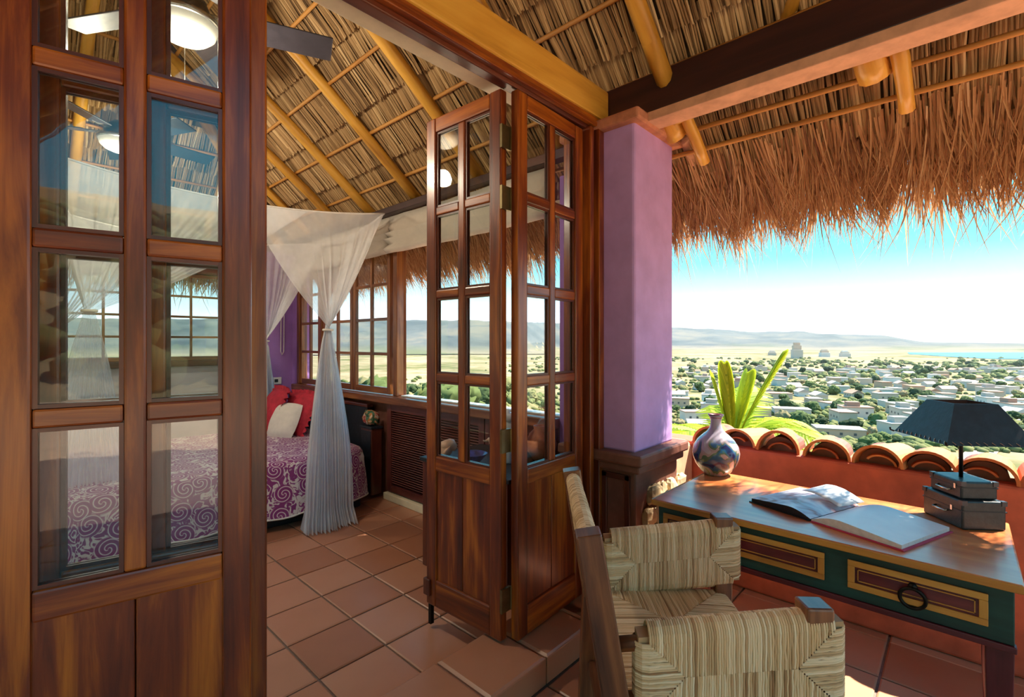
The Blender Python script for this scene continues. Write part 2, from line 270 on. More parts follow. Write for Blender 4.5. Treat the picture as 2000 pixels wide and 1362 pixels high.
# ------------------------------------------------------------------ mesh builder
class MB:
    def __init__(s): s.v = []; s.f = []; s.uv = []; s.t = []
    def face(s, idx, uv=None, tone=.5):
        s.f.append(idx); s.uv.extend(uv if uv else [(s.v[i][0], s.v[i][2]) for i in idx]); s.t.append(tone)
    def box(s, lo, hi, M=None, tone=.5):
        a, b = Vector(lo), Vector(hi); d = b - a; g = max(range(3), key=lambda i: d[i])
        k = len(s.v); P = [Vector((x, y, z)) for z in (a.z, b.z) for y in (a.y, b.y) for x in (a.x, b.x)]
        s.v += [tuple(M @ p) if M else tuple(p) for p in P]
        for q in ((0, 2, 3, 1), (4, 5, 7, 6), (0, 1, 5, 4), (2, 6, 7, 3), (0, 4, 6, 2), (1, 3, 7, 5)):
            fx = [i for i in range(3) if len({round(P[j][i], 6) for j in q}) == 1]
            n_ = fx[0] if fx else 0
            ot = [i for i in range(3) if i != n_]
            if n_ == g: uv = [(P[j][ot[0]] + 3, P[j][ot[1]]) for j in q]
            else:
                w = ot[0] if ot[1] == g else ot[1]
                uv = [(P[j][w] + n_*1.7, P[j][g]) for j in q]
            s.face(tuple(k + j for j in q), uv, tone)
        return s
    def prism(s, poly, axis, a, b, tone=.5):          # polygon extruded along an axis; poly in the two other axes in order
        def pt(p, h): q = list(p); q.insert(axis, h); return tuple(q)
        k = len(s.v); n = len(poly)
        s.v += [pt(p, a) for p in poly] + [pt(p, b) for p in poly]
        s.face(tuple(range(k + n - 1, k - 1, -1)), [poly[i] for i in range(n - 1, -1, -1)], tone); s.face(tuple(range(k + n, k + 2*n)), list(poly), tone)
        acc = 0
        for i in range(n):
            j = (i + 1) % n; L = math.dist(poly[i], poly[j])
            s.face((k + i, k + j, k + n + j, k + n + i), [(acc, a), (acc + L, a), (acc + L, b), (acc, b)], tone); acc += L
        return s
    def tube(s, pts, rad, n=8, tone=.5, cap=True, sq=False):
        pts = [Vector(p) for p in pts]
        if not hasattr(rad, '__len__'): rad = [rad]*len(pts)
        k = len(s.v); up = None; acc = 0; L = []
        for i, p in enumerate(pts):
            t = (pts[min(i + 1, len(pts) - 1)] - pts[max(i - 1, 0)]).normalized()
            if up is None: up = Vector((0, 0, 1)) if abs(t.z) < .9 else Vector((1, 0, 0))
            x = t.cross(up).normalized(); up = x.cross(t).normalized()
            for j in range(n):
                a = 2*math.pi*(j + (.5 if sq else 0))/n; s.v.append(tuple(p + (x*math.cos(a) + up*math.sin(a))*rad[i]))
            if i: acc += (p - pts[i-1]).length
            L.append(acc)
        for i in range(len(pts) - 1):
            for j in range(n):
                j2 = (j + 1) % n; u0 = j/n*2*math.pi*rad[i]; u1 = (j + 1)/n*2*math.pi*rad[i]
                s.face((k + i*n + j, k + i*n + j2, k + (i+1)*n + j2, k + (i+1)*n + j), [(u0, L[i]), (u1, L[i]), (u1, L[i+1]), (u0, L[i+1])], tone)
        if cap:
            s.face(tuple(k + j for j in range(n - 1, -1, -1)), [(s.v[k+j][0], s.v[k+j][1]) for j in range(n - 1, -1, -1)], tone)
            e = k + (len(pts) - 1)*n; s.face(tuple(e + j for j in range(n)), [(s.v[e+j][0], s.v[e+j][1]) for j in range(n)], tone)
        return s
    def lathe(s, prof, n=28, c=(0, 0, 0), tone=.5):
        k = len(s.v)
        for r, z in prof:
            for j in range(n):
                a = 2*math.pi*j/n; s.v.append((c[0] + r*math.cos(a), c[1] + r*math.sin(a), c[2] + z))
        for i in range(len(prof) - 1):
            for j in range(n):
                j2 = (j + 1) % n; s.face((k+i*n+j, k+i*n+j2, k+(i+1)*n+j2, k+(i+1)*n+j), [(j/n, prof[i][1]), ((j+1)/n, prof[i][1]), ((j+1)/n, prof[i+1][1]), (j/n, prof[i+1][1])], tone)
        return s
    def grid(s, P, uv=None, tone=.5, wrap=False):      # P[row][col]
        k = len(s.v); R = len(P); C = len(P[0])
        for r in P: s.v += [tuple(p) for p in r]
        for i in range(R - 1):
            for j in range(C if wrap else C - 1):
                j2 = (j + 1) % C
                q = ((i, j), (i, j2), (i + 1, j2), (i + 1, j))
                u = [uv[a][b] for a, b in q] if uv else [(b/C, a/R) for a, b in q]
                s.face(tuple(k + a*C + b for a, b in q), u, tone)
        return s
    def strand(s, pts, w, side, tone, lift=.35):       # a reed: a little roof-shaped ribbon along pts
        k = len(s.v); n = len(pts)
        for i, p in enumerate(pts):
            ww = w[i] if hasattr(w, '__len__') else w
            d = side[0]*ww*.5; h = side[1]*ww*lift
            s.v += [tuple(p - d), tuple(p + h), tuple(p + d)]
        for i in range(n - 1):
            a = k + 3*i
            s.face((a, a + 1, a + 4, a + 3), [(0, 0)]*4, tone); s.face((a + 1, a + 2, a + 5, a + 4), [(0, 0)]*4, tone)
        return s
    def build(s, name, mat, parent=None, bevel=0, smooth=False, solid=0, **tags):
        me = bpy.data.meshes.new(name); me.from_pydata(s.v, [], s.f)
        uvl = me.uv_layers.new(name='UVMap'); uvl.data.foreach_set('uv', [c for u in s.uv for c in u])
        at_ = me.attributes.new('tone', 'FLOAT', 'FACE'); at_.data.foreach_set('value', s.t)
        if smooth: me.shade_smooth()
        me.materials.append(MATS[mat] if isinstance(mat, str) else mat)
        me.update()
        return link(name, me, parent, bevel, solid, **tags)
def link(name, me, parent=None, bevel=0, solid=0, **tags):
    o = bpy.data.objects.new(name, me); COL.objects.link(o)
    if parent: o.parent = parent
    if solid: md = o.modifiers.new('thickness', 'SOLIDIFY'); md.thickness = solid; md.offset = 0
    if bevel: md = o.modifiers.new('edge', 'BEVEL'); md.width = bevel; md.segments = 2; md.limit_method = 'ANGLE'; md.angle_limit = math.radians(50)
    return tag(o, **tags)
def tag(o, label=None, cat=None, group=None, kind=None):
    if label: o['label'] = label
    if cat: o['category'] = cat
    if group: o['group'] = group
    if kind: o['kind'] = kind
    return o
def thing(name, label, cat=None, loc=(0, 0, 0), rz=0, group=None, kind=None):
    o = bpy.data.objects.new(name, None); o.empty_display_size = .1; COL.objects.link(o); o.location = loc; o.rotation_euler = (0, 0, rz)
    return tag(o, label, cat, group, kind)
def bx(lo, hi, M=None): return MB().box(lo, hi, M)
def rotx(c, a): return Matrix.Translation(c) @ Matrix.Rotation(a, 4, 'X') @ Matrix.Translation(-Vector(c))
# =================================================================== SETTING
# ---- floors
FT = .318
def tile_mesh(w, d, h=.012, b=.006):
    m = MB()
    x, y = w/2, d/2
    m.v += [(-x, -y, -h), (x, -y, -h), (x, y, -h), (-x, y, -h), (-x, -y, -b*.6), (x, -y, -b*.6), (x, y, -b*.6), (-x, y, -b*.6),
            (-x + b, -y + b, 0), (x - b, -y + b, 0), (x - b, y - b, 0), (-x + b, y - b, 0)]
    for i in range(4):
        j = (i + 1) % 4; m.face((i, j, 4 + j, 4 + i)); m.face((4 + i, 4 + j, 8 + j, 8 + i))
    m.face((8, 9, 10, 11))
    me = bpy.data.meshes.new('tile'); me.from_pydata(m.v, [], m.f); me.materials.append(MATS['floor_tile']); return me
floor_b = bx((-2.6, 1.50, -.20), (2.60, 6.0, -.008)).build('floor', 'grout', kind='structure', label='bedroom floor of square terracotta tiles with grey grout joints')
tm = tile_mesh(FT - .009, FT - .009)
xs0, ys0 = 1.249, 1.962
for i in range(-11, 4):
    for j in range(-1, 12):
        x, y = xs0 + (i + .5)*FT, ys0 + (j + .5)*.3185
        if x > 2.5 or x < -2.4: continue
        t = link('tile', tm, floor_b); t.location = (x, y, rnd.uniform(-.001, .001)); t.rotation_euler = (rnd.uniform(-.002, .002), rnd.uniform(-.002, .002), 0)
floor_v = bx((-3.0, -4.6, -.20), (2.95, 1.40, -.008)).build('floor', 'grout', kind='structure', label='veranda floor of terracotta tiles under the desk and chair')
tv = tile_mesh(.33 - .01, .33 - .01)
for i in range(-9, 5):
    for j in range(-8, 1):
        t = link('tile', tv, floor_v); t.location = (1.55 + (i + .5)*.33 - (.0 if i < 4 else .01), 1.245 + (j - .5)*.33, rnd.uniform(-.001, .001))
step = bx((-2.6, 1.257, -.1), (2.165, 1.548, .10)).build('threshold_step', 'grout', kind='structure', label='raised tiled threshold step between bedroom and veranda')
ts = tile_mesh(.325 - .008, .309, .04, .012); tr = tile_mesh(.325 - .008, .108, .012, .004)
for i in range(-11, 3):
    x = 1.227 + (i + .5)*.325
    w = 1
    if x > 2.1: continue
    t = link('tile', ts, step); t.location = (x, 1.4025, .113)
    t = link('tile', tr, step); t.location = (x + .0, 1.247, .054); t.rotation_euler = (math.pi/2, 0, 0)
t = link('tile', tile_mesh(.08, .309, .04, .012), step); t.location = (1.227 + 3*.325 - .28, 1.4025, .113)
bx((1.89, 1.25, .10), (2.13, 1.556, .1125)).build('tile', 'floor_tile', step)
# ---- pillar with its base
def lilac(name, lo, hi, lab, par=None): return bx(lo, hi).build(name, 'lilac_plaster', par, .012, kind='structure' if not par else None, label=lab)
pil = thing('pillar', 'square lilac plastered pillar between the folding doors and the parapet', kind='structure', loc=(2.38, 1.40, 0))
def off(o, p): o.location = (-p.location.x, -p.location.y, -p.location.z); return o
off(bx((2.167, 1.187, .85), (2.60, 1.62, 2.507)).build('shaft', 'lilac_plaster', pil, .014), pil)
off(bx((2.150, 1.170, .10), (2.62, 1.62, .80)).build('pillar_base', 'brown_plaster', pil, .01), pil)
off(bx((2.105, 1.120, .800), (2.66, 1.62, .856)).build('base_cap', 'brown_plaster', pil, .012), pil)
off(bx((2.125, 1.140, .760), (2.64, 1.62, .800)).build('base_moulding', 'brown_plaster', pil, .01), pil)
off(bx((2.118, 1.142, 2.490), (2.645, 1.62, 2.546)).build('capital', 'brick_cap', pil, .012), pil)
for a in ((1.200, 1.230), (1.33, 1.36)): off(bx((2.140, a[0], .16), (2.152, a[1], .745)).build('panel_strip', 'dark_wood', pil, .004), pil)
off(bx((2.140, 1.20, .715), (2.152, 1.36, .745)).build('panel_strip', 'dark_wood', pil, .004), pil)
off(MB().tube([(2.60, 1.13, 2.53), (2.635, 1.13, 2.53), (2.75, 1.13, 2.43)], [.035, .034, .03], 10).build('corbel', 'pink_plaster', pil, smooth=True), pil)
# rubble stones let into the veranda face of the base
def stone_mesh(sx, sy, sz, seed):
    r = random.Random(seed); m = MB(); P = []
    for i in range(7):
        a = math.pi*i/6; row = []
        for j in range(10):
            b = 2*math.pi*j/10
            k = .82 + .3*r.random(); s = lambda v: math.copysign(abs(v)**.65, v)
            row.append((sx*k*s(math.sin(a)*math.cos(b)), sy*k*s(math.sin(a)*math.sin(b)), sz*k*s(math.cos(a))))
        P.append(row)
    m.grid(P, wrap=True); return m
k = 0
for row, z in enumerate((.60, .49, .39, .29, .19, .10)):
    x = 2.20 + (.0 if row % 2 else .05)
    while x < 2.60:
        w = rnd.uniform(.045, .085)
        st = stone_mesh(w*.95, .032, .050, k).build('stone', 'rubble', pil, smooth=False); k += 1
        st.location = (x + w - 2.38, 1.165 - 1.40 + rnd.uniform(-.006, .006), z + .02 + rnd.uniform(-.01, .01)); x += w*1.9
# ---- parapet
par = thing('wall_east', 'low red painted parapet wall along the veranda edge', kind='structure', loc=(3.0, 0, 0))
off(bx((2.92, -4.6, 0), (3.10, 1.55, .80)).build('parapet_wall', 'red_wall', par, .015), par)
off(bx((2.92, -4.6, -3.0), (3.10, 1.55, -.005)).build('parapet_footing', 'brown_plaster', par), par)
off(MB().prism([(2.60, .0), (2.92, .0), (2.92, .78), (2.86, .815), (2.76, .80), (2.66, .74), (2.60, .62)], 1, 1.20, 1.56).build('plaster_shoulder', 'pink_plaster', par, .03, smooth=False), par)
# clay barrel tiles lying across the parapet, each a thing of its own
def barrel(r0, r1, L, th=.013, n=14, arc=math.pi):
    m = MB(); P = []
    for i in range(5):
        t = i/4; r = r0 + (r1 - r0)*t; row = []
        for j in range(n + 1):
            a = arc*j/n + (math.pi - arc)/2; row.append((L*t, -r*math.cos(a), r*math.sin(a)*.95))
        for j in range(n, -1, -1):
            a = arc*j/n + (math.pi - arc)/2; row.append((L*t, -(r - th)*math.cos(a), (r - th)*math.sin(a)*.95))
        P.append(row)
    m.grid(P, wrap=True)
    for e in (0, 4):
        k = e*2*(n + 1); C = 2*(n + 1)
        for j in range(n):
            q = (k + j, k + j + 1, k + C - 2 - j, k + C - 1 - j); m.face(q if e else q[::-1])
    return m
bt1 = barrel(.106, .088, .38); bt2 = barrel(.088, .070, .36, .013, 14, 2.5)
me1 = bt1.build('x', 'clay_tile').data; me2 = bt2.build('x', 'clay_tile').data
for o in [o for o in bpy.data.objects if o.name.startswith('x')]: bpy.data.objects.remove(o)
def rank(i):
    return ['nearest the black lamp', 'just left of the black lamp', 'second from the black lamp', 'third from the black lamp', 'standing tall beside the palm', 'half hidden behind the painted vase', 'leftmost of the row by the pillar'][i]
ys = [-.073, .118, .305, .514, .742, .955, 1.10]
for i, y in enumerate(ys):
    o = link('roof_tile', me1, label='curved terracotta tile on the red parapet, ' + rank(i), cat='roof tile', group='clay tiles along the parapet top')
    o.location = (2.925, y, .802); o.rotation_euler = (rnd.uniform(-.08, .08), .05, rnd.uniform(-.16, .16))
    if i == 4: o.scale = (1, 1, 1.18)
pg_ = MB(); pg_.prism([(.080*math.cos(math.pi*j/12), .076*math.sin(math.pi*j/12)) for j in range(13)], 0, 0, .2); pgo = pg_.build('t', 'brown_plaster'); pgm = pgo.data; bpy.data.objects.remove(pgo)
for i, y in enumerate(ys):
    o = link('mortar_fill', pgm, par); o.location = (-.005, y, .800)
for i, y in enumerate(ys):
    o = link('roof_tile', me2, label='broken clay tile piece wedged inside the arch, ' + rank(i), cat='roof tile', group='clay pieces wedged inside the arched tiles')
    o.location = (2.955, y + rnd.uniform(-.02, .02), .800); o.rotation_euler = (rnd.uniform(-.35, .35), -.03, rnd.uniform(-.15, .15)); o.scale = (.85, .74, .62)
for i in range(8):
    o = link('roof_tile', me1, label='arched clay tile on the parapet beyond the lamp', cat='roof tile', group='clay tiles along the parapet beyond the lamp')
    o.location = (2.925, -.28 - i*.205, .802); o.rotation_euler = (rnd.uniform(-.06, .06), .05, rnd.uniform(-.12, .12))
# ---- bedroom window wall
we = thing('wall_east', 'bedroom window wall facing the valley', kind='structure', loc=(2.5, 3.5, 0))
off(bx((2.48, 1.62, 0), (2.54, 5.85, .86)).build('lower_wall', 'brown_plaster', we), we)
off(bx((2.44, 1.55, .0), (2.62, 1.86, 2.45)).build('pier', 'purple_wall', we, .006), we)
off(bx((2.45, 5.72, .0), (2.62, 5.97, 2.45)).build('corner_pier', 'purple_wall', we), we)
off(bx((2.44, 1.86, 2.30), (2.56, 5.72, 2.42)).build('lintel', 'dark_wood', we, .006), we)
off(bx((2.38, 1.86, .86), (2.56, 5.72, .925)).build('sill', 'window_wood', we, .008), we)
off(bx((2.46, 1.86, .925), (2.555, 3.62, .938)).build('sill_top', 'tin_white', we, .004), we)
for y in (3.70, 5.14, 5.70): off(bx((2.45, y - .03, .925), (2.55, y + .03, 2.30)).build('post', 'window_wood', we, .006), we)
# louvred cabinet doors below the sill
lc = thing('louver_cabinet', 'reddish louvered cabinet doors below the window sill', 'cabinet', (2.45, 2.85, 0))
for i in range(3):
    y0 = 1.90 + i*.635; y1 = y0 + .625
    dr = thing('cabinet_door', None, loc=(-2.45, -2.85, 0)); dr.parent = lc
    fr = [((2.43, y0, .07), (2.475, y0 + .06, .855)), ((2.43, y1 - .06, .07), (2.475, y1, .855)), ((2.432, y0 + .06, .07), (2.472, y1 - .06, .13)), ((2.432, y0 + .06, .79), (2.472, y1 - .06, .855))]
    for a, b in fr: bx(a, b).build('door_frame', 'red_louver', dr, .003)
    sl = MB(); z = .145
    while z < .785:
        sl.box((2.437, y0 + .06, z - .003), (2.467, y1 - .06, z + .003), rotx((2.45, 0, z), 0) @ Matrix.Translation((2.452, 0, z)) @ Matrix.Rotation(.7, 4, 'Y') @ Matrix.Translation((-2.452, 0, -z))); z += .020
    sl.build('louver_slats', 'red_louver', dr, kind='stuff')
off(bx((2.40, 1.90, 0), (2.475, 3.81, .06)).build('plinth', 'cream_paint', lc, .006), lc)
# ---- far bedroom wall with its windows, west wall
wn_ = thing('wall_north', 'purple and white far bedroom wall with paned windows', kind='structure', loc=(0, 5.9, 0))
off(bx((1.80, 5.85, 0), (2.62, 5.97, 2.45)).build('purple_section', 'purple_wall', wn_), wn_)
off(bx((-2.6, 5.85, 0), (1.80, 5.97, 1.16)).build('lower_wall', 'white_wall', wn_), wn_)
off(bx((2.02, 5.83, 0), (2.15, 5.86, 2.40)).build('pilaster', 'purple_wall', wn_, .006), wn_)
off(bx((-2.6, 5.85, 2.12), (1.80, 5.97, 2.45)).build('lintel', 'dark_wood', wn_), wn_)
off(bx((-2.6, 5.80, 1.16), (1.80, 5.99, 1.22)).build('sill', 'dark_wood', wn_, .006), wn_)
for x in (-1.35, -.42, .36, 1.08, 1.77): off(bx((x - .045, 5.85, 1.22), (x + .045, 5.95, 2.12)).build('post', 'window_wood', wn_, .004), wn_)
bx((-2.72, 1.40, 0), (-2.6, 5.97, .95)).build('wall_west', 'white_wall', kind='structure', label='white west bedroom wall below its windows')
bx((-2.74, 1.40, 2.30), (-2.58, 5.97, 2.60)).build('trim_1', 'beam_wood', kind='structure', label='dark wall plate along the west wall')
for y in (1.46, 2.9, 4.4, 5.9): bx((-2.72, y - .06, .95), (-2.6, y + .06, 2.30)).build('pillar', 'lilac_plaster', kind='structure', label='lilac post of the west bedroom wall')
# ---- ordinary glazed leaf (doors and window sashes share it); local x along the leaf, y thickness, z up
def leaf(parent, Wd, z0, z1, stile, rt, rb, ncol, nrow, mun, th=.04, mat='door_wood', panel=None, bead=True, prof=.006):
    if panel: gz0 = panel
    else: gz0 = z0 + rb
    gz1 = z1 - rt
    bx((0, 0, z0), (stile, th, z1)).build('stile', mat, parent, prof)
    bx((Wd - stile, 0, z0), (Wd, th, z1)).build('stile', mat, parent, prof)
    bx((stile, .001, z1 - rt), (Wd - stile, th - .001, z1)).build('rail', mat, parent, prof)
    bx((stile, .001, z0), (Wd - stile, th - .001, z0 + rb)).build('rail', mat, parent, prof)
    if panel:
        bx((stile, .001, gz0 - .07), (Wd - stile, th - .001, gz0)).build('rail', mat, parent, prof)
        mid = Wd/2
        for a, b in ((stile - .004, mid - .001), (mid + .001, Wd - stile + .004)):
            bx((a, th*.28, z0 + rb - .004), (b, th*.72, gz0 - .066)).build('lower_panel', 'dark_wood' if mat == 'dark_wood' else 'door_wood', parent, .004)
    gw = Wd - 2*stile
    cw = (gw - (ncol - 1)*mun)/ncol; chh = (gz1 - gz0 - (nrow - 1)*mun)/nrow
    for i in range(1, ncol):
        x = stile + i*cw + (i - 1)*mun; bx((x, .003, gz0), (x + mun, th - .003, gz1)).build('muntin', mat, parent, prof)
    for j in range(1, nrow):
        z = gz0 + j*chh + (j - 1)*mun
        for i in range(ncol):
            x = stile + i*(cw + mun); bx((x, .004, z), (x + cw, th - .004, z + mun)).build('muntin', mat, parent, prof)
    for i in range(ncol):
        for j in range(nrow):
            x = stile + i*(cw + mun); z = gz0 + j*(chh + mun)
            g = bx((x - .002, th/2 - .002, z - .002), (x + cw + .002, th/2 + .002, z + chh + .002)).build('glass_pane', 'pane_glass', parent)
            if bead:
                b = MB(); q = .009
                for y0, y1 in ((th/2 - .010, th/2 - .0025), (th/2 + .0025, th/2 + .010)):
                    b.box((x, y0, z), (x + q, y1, z + chh)); b.box((x + cw - q, y0, z), (x + cw, y1, z + chh)); b.box((x + q, y0, z), (x + cw - q, y1, z + q)); b.box((x + q, y0, z + chh - q), (x + cw - q, y1, z + chh))
                b.build('bead', 'dark_wood' if mat != 'window_wood' else mat, g)
def hinge(parent, x, y, z):
    h = MB(); h.box((x - .022, y - .003, z - .045), (x + .022, y + .003, z + .045)); h.tube([(x, y - .006, z - .045), (x, y - .006, z + .045)], .006, 8); h.build('hinge', 'brass', parent)
DH = 2.485
dE = thing('folding_door', 'large glazed brown wood folding door leaf filling the left foreground', 'door', (-.006, 1.508, 0), math.radians(-12.6), 'bifold door leaves')
leaf(dE, .497, .125, DH, .068, .07, .13, 2, 4, .044, panel=.852)
dF = thing('folding_door', 'glazed folding door leaf tucked directly behind the big left one', 'door', (.045, 1.590, 0), math.radians(-14.6), 'bifold door leaves')
leaf(dF, .512, .125, DH, .07, .07, .13, 2, 4, .040, panel=.852)
dC = thing('folding_door', 'glazed folding door leaf hinged to the jamb beside the lilac pillar', 'door', (1.529, 1.387, 0), math.radians(2.6), 'bifold door leaves')
leaf(dC, .520, .125, DH, .068, .07, .13, 2, 4, .042, panel=.852)
dD = thing('folding_door', 'glazed folding door leaf swung into the bedroom, seen in shadow', 'door', (1.517, 1.440, 0), math.radians(92.4), 'bifold door leaves')
leaf(dD, .490, .125, DH, .066, .07, .13, 2, 4, .040, mat='door_wood', panel=.852)
for z in (.30, .98, 2.02, 2.28):
    h = MB(); h.box((-.012, -.012, z - .05), (.0, .045, z + .05)); h.tube([(-.014, -.014, z - .05), (-.014, -.014, z + .05)], .006, 8); h.build('hinge', 'brass', dD)
bx((.455, -.012, .17), (.500, .052, .25)).build('floor_bolt', 'dark_wood', dD, .004)
bx((.47, .008, .02), (.488, .028, .19)).build('bolt_rod', 'iron', dD)
# door jamb, head frame and beams
jb = thing('door_frame', 'stepped dark wood jamb and head frame of the folding doors', kind='structure', loc=(2.1, 1.45, 0))
for a, b in (((2.062, 1.375, .112), (2.095, 1.545, 2.50)), ((2.095, 1.395, .112), (2.120, 1.545, 2.50)), ((2.120, 1.360, .112), (2.166, 1.545, 2.52))): off(bx(a, b).build('jamb', 'door_wood', jb, .005), jb)
off(bx((-2.6, 1.400, 2.492), (2.166, 1.452, 2.560)).build('head_frame', 'dark_wood', jb, .005), jb)
off(bx((-2.6, 1.372, 2.512), (2.166, 1.400, 2.535)).build('head_moulding', 'door_wood', jb, .004), jb)
off(bx((-2.6, 1.382, 2.535), (2.166, 1.400, 2.563)).build('head_moulding', 'door_wood', jb, .004), jb)
bx((-2.7, 1.375, 2.563), (2.235, 1.452, 2.728)).build('trim_2', 'yellow_wood', None, .008, kind='structure', label='broad honey yellow beam above the folding doors')
bx((-2.7, 1.454, 2.512), (2.235, 1.552, 2.70)).build('trim_3', 'cream_paint', None, .006, kind='structure', label='cream painted beam on the bedroom side of the door head')
bx((2.236, -3.2, 2.548), (2.335, 1.66, 2.742)).build('trim_4', 'beam_wood', None, .008, kind='structure', label='long dark maroon eave beam resting on the lilac pillar')
bx((2.222, -3.2, 2.500), (2.345, 1.60, 2.546)).build('trim_5', 'pink_plaster', None, .004, kind='structure', label='pale orange strip painted as the lit underside of the maroon eave beam')  # light on the beam's underside put into a separate pale strip
bx((2.345, 1.60, 2.522), (2.425, 5.84, 2.580)).build('trim_6', 'beam_wood', None, .006, kind='structure', label='slim dark wall plate above the bedroom windows')
# window leaves
def wleaf(lab, loc, rz, Wd=.62):
    d = thing('window_sash', lab, 'window', loc, rz, 'wooden window sashes of the bedroom'); leaf(d, Wd, .93, 2.30, .05, .05, .06, 2, 4, .028, .035, 'window_wood', bead=False, prof=.003)
wleaf('closed paned window sash next to the open window', (2.50, 3.80, 0), math.pi/2, .66)
wleaf('closed paned window sash behind the gathered white net', (2.50, 4.47, 0), math.pi/2, .64)
wleaf('closed paned window sash nearest the purple wall', (2.50, 5.17, 0), math.pi/2, .51)
wleaf('window sash swung outward beside the open window', (2.545, 3.66, 0), math.radians(66), .56)
for i, x in enumerate((-.375, .405, 1.125)):
    d = thing('window_sash', ['paned sash of the far wall left of the net', 'paned sash of the far wall behind the left net', 'paned sash of the far wall seen through the door glass'][i], 'window', (x, 5.88, 0), 0, 'far wall window sashes')
    leaf(d, (.69, .63, .60)[i], 1.22, 2.12, .035, .04, .04, 2, 4, .022, .035, 'window_wood', bead=False, prof=.003)
# ---- roof: thatch, poles, laths
roof = thing('ceiling', 'palapa roof of reed thatch on yellow pole rafters', kind='structure')
X0, Z0, MS = 2.279, 2.765, .75
RX = -.2; RIDGE = Z0 + MS*(X0 - RX); YH = 5.93
dn = Vector((.8, 0, -.6))
def planeE(x, y, o=0): return Vector((x - .6*o, y, Z0 + MS*(X0 - x) - .8*o))     # o > 0: towards the room
def planeH(x, y, o=0): return Vector((x, y - .6*o, Z0 + MS*(YH - y) - .8*o))
def planeW(x, y, o=0): return Vector((x + .6*o, y, Z0 + MS*(x - (2*RX - X0)) - .8*o))
YS = -3.2
def reeds(mb, plane, horiz, a_rng, b_of, step, pitch, w, n_side):
    # courses: a runs down the slope (horizontal coordinate), b along the eave
    a0, a1, sgn = a_rng
    n = int(round(abs(a1 - a0)/pitch))
    for c in range(n):
        s0 = a0 + sgn*c*pitch; s1 = s0 + sgn*pitch
        lo, hi = b_of(s0, s1)
        b = lo
        while b < hi:
            ww = w*rnd.uniform(.6, 1.4); wob = mnoise.noise(Vector((b*1.3, c*7.1, 0)))
            e1 = s1 - sgn*(.004 + .012*rnd.random() + .012*wob); e0 = s0 - sgn*.05
            k = rnd.uniform(-.018, .018); tone = min(1, max(0, rnd.gauss(.5, .22) + .25*mnoise.noise(Vector((b*.9, c*3.3, 5)))))
            dp = rnd.uniform(-.006, .006)
            P = []
            for t, o in ((0, -.045), (.45, -.012 + dp), (.86, .004 + dp), (1.0, .012 + dp*2)):
                a = e0 + (e1 - e0)*t; bb = b + k*t + .004*math.sin(t*5 + b*40)
                P.append(plane(a, bb, o) if horiz else plane(bb, a, o))
            mb.strand(P, ww, n_side, tone, .45); b += step*rnd.uniform(.7, 1.3)
PITCH = .314; A_END = X0 + .48
LX = [X0 - .0 - i*PITCH for i in range(8)]
tE = MB(); reeds(tE, planeE, True, (RX + .167, A_END, 1), lambda s0, s1: (YS, YH - (X0 - min(s0, s1)) + .02 if s0 < X0 else YH + .1), .0092, PITCH, .0125, (Vector((0, 1, 0)), Vector((-.6, 0, -.8))))
tE.build('thatch_reeds', 'thatch_reed', roof, kind='stuff')
tH = MB(); reeds(tH, planeH, False, (YH - (X0 - RX) + .167, YH + .31, 1), lambda s0, s1: (-(max(0, X0 - (YH - min(s0, s1)) - 2*RX)) if False else 2*RX - X0 + (YH - min(s0, YH)), X0 - (YH - min(s0, YH)) + .02), .011, PITCH, .014, (Vector((1, 0, 0)), Vector((0, -.6, -.8))))
tH.build('thatch_reeds', 'thatch_reed', roof, kind='stuff')
tW = MB(); reeds(tW, planeW, True, (RX - .167, 2*RX - X0 - .3, -1), lambda s0, s1: (YS, YH - (s0 - (2*RX - X0)) if s0 > 2*RX - X0 else YH), .022, PITCH, .026, (Vector((0, 1, 0)), Vector((.6, 0, -.8))))
tW.build('thatch_reeds', 'thatch_reed', roof, kind='stuff')
# dense body of the thatch above the reeds
bk = MB()
def slab(pts, th=.16):
    k = len(bk.v); bk.v += [tuple(p) for p in pts] + [tuple(Vector(p) + Vector((0, 0, th))) for p in pts]; n = len(pts)
    bk.face(tuple(range(k, k + n))); bk.face(tuple(range(k + 2*n - 1, k + n - 1, -1)))
    for i in range(n): j = (i + 1) % n; bk.face((k + i, k + n + i, k + n + j, k + j))
EX = .62
slab([planeE(RX, YS, -.05), planeE(RX, YH - (X0 - RX), -.05), planeE(X0 + EX, YH + EX, -.05), planeE(X0 + EX, YS, -.05)])
slab([planeH(RX, YH - (X0 - RX), -.05), planeH(2*RX - X0 - EX, YH + EX, -.05), planeH(X0 + EX, YH + EX, -.05)])
slab([planeW(RX, YS, -.05), planeW(2*RX - X0 - EX, YS, -.05), planeW(2*RX - X0 - EX, YH + EX, -.05), planeW(RX, YH - (X0 - RX), -.05)])
bk.build('thatch_body', 'thatch_back', roof, kind='stuff')
def wobble_tube(a, b, r0, r1, amp, n=9, seg=8, seed=0):
    a, b = Vector(a), Vector(b); P = []; R = []
    for i in range(n):
        t = i/(n - 1); q = Vector((seed*3.7, t*2.2, 1.3)); d = Vector((mnoise.noise(q), mnoise.noise(q + Vector((9, 0, 0))), mnoise.noise(q + Vector((0, 0, 9)))))*amp
        P.append(a.lerp(b, t) + d); R.append((r0 + (r1 - r0)*t)*(1 + .07*mnoise.noise(q*3)))
    return MB().tube(P, R, seg)
for i, y in enumerate((-3.1, -2.3, -1.5, -.62, .22, 1.075, 1.80, 2.54, 3.34, 4.02, 4.62, 5.22)):
    xt = max(RX, X0 - (YH - y)) if y > YH - (X0 - RX) else RX
    wobble_tube(planeE(xt, y, .055), planeE(X0 + .20, y + rnd.uniform(-.02, .02), .055), .036, .044, .035, 9, 10, i).build('rafter', 'pole_wood', roof, smooth=True)
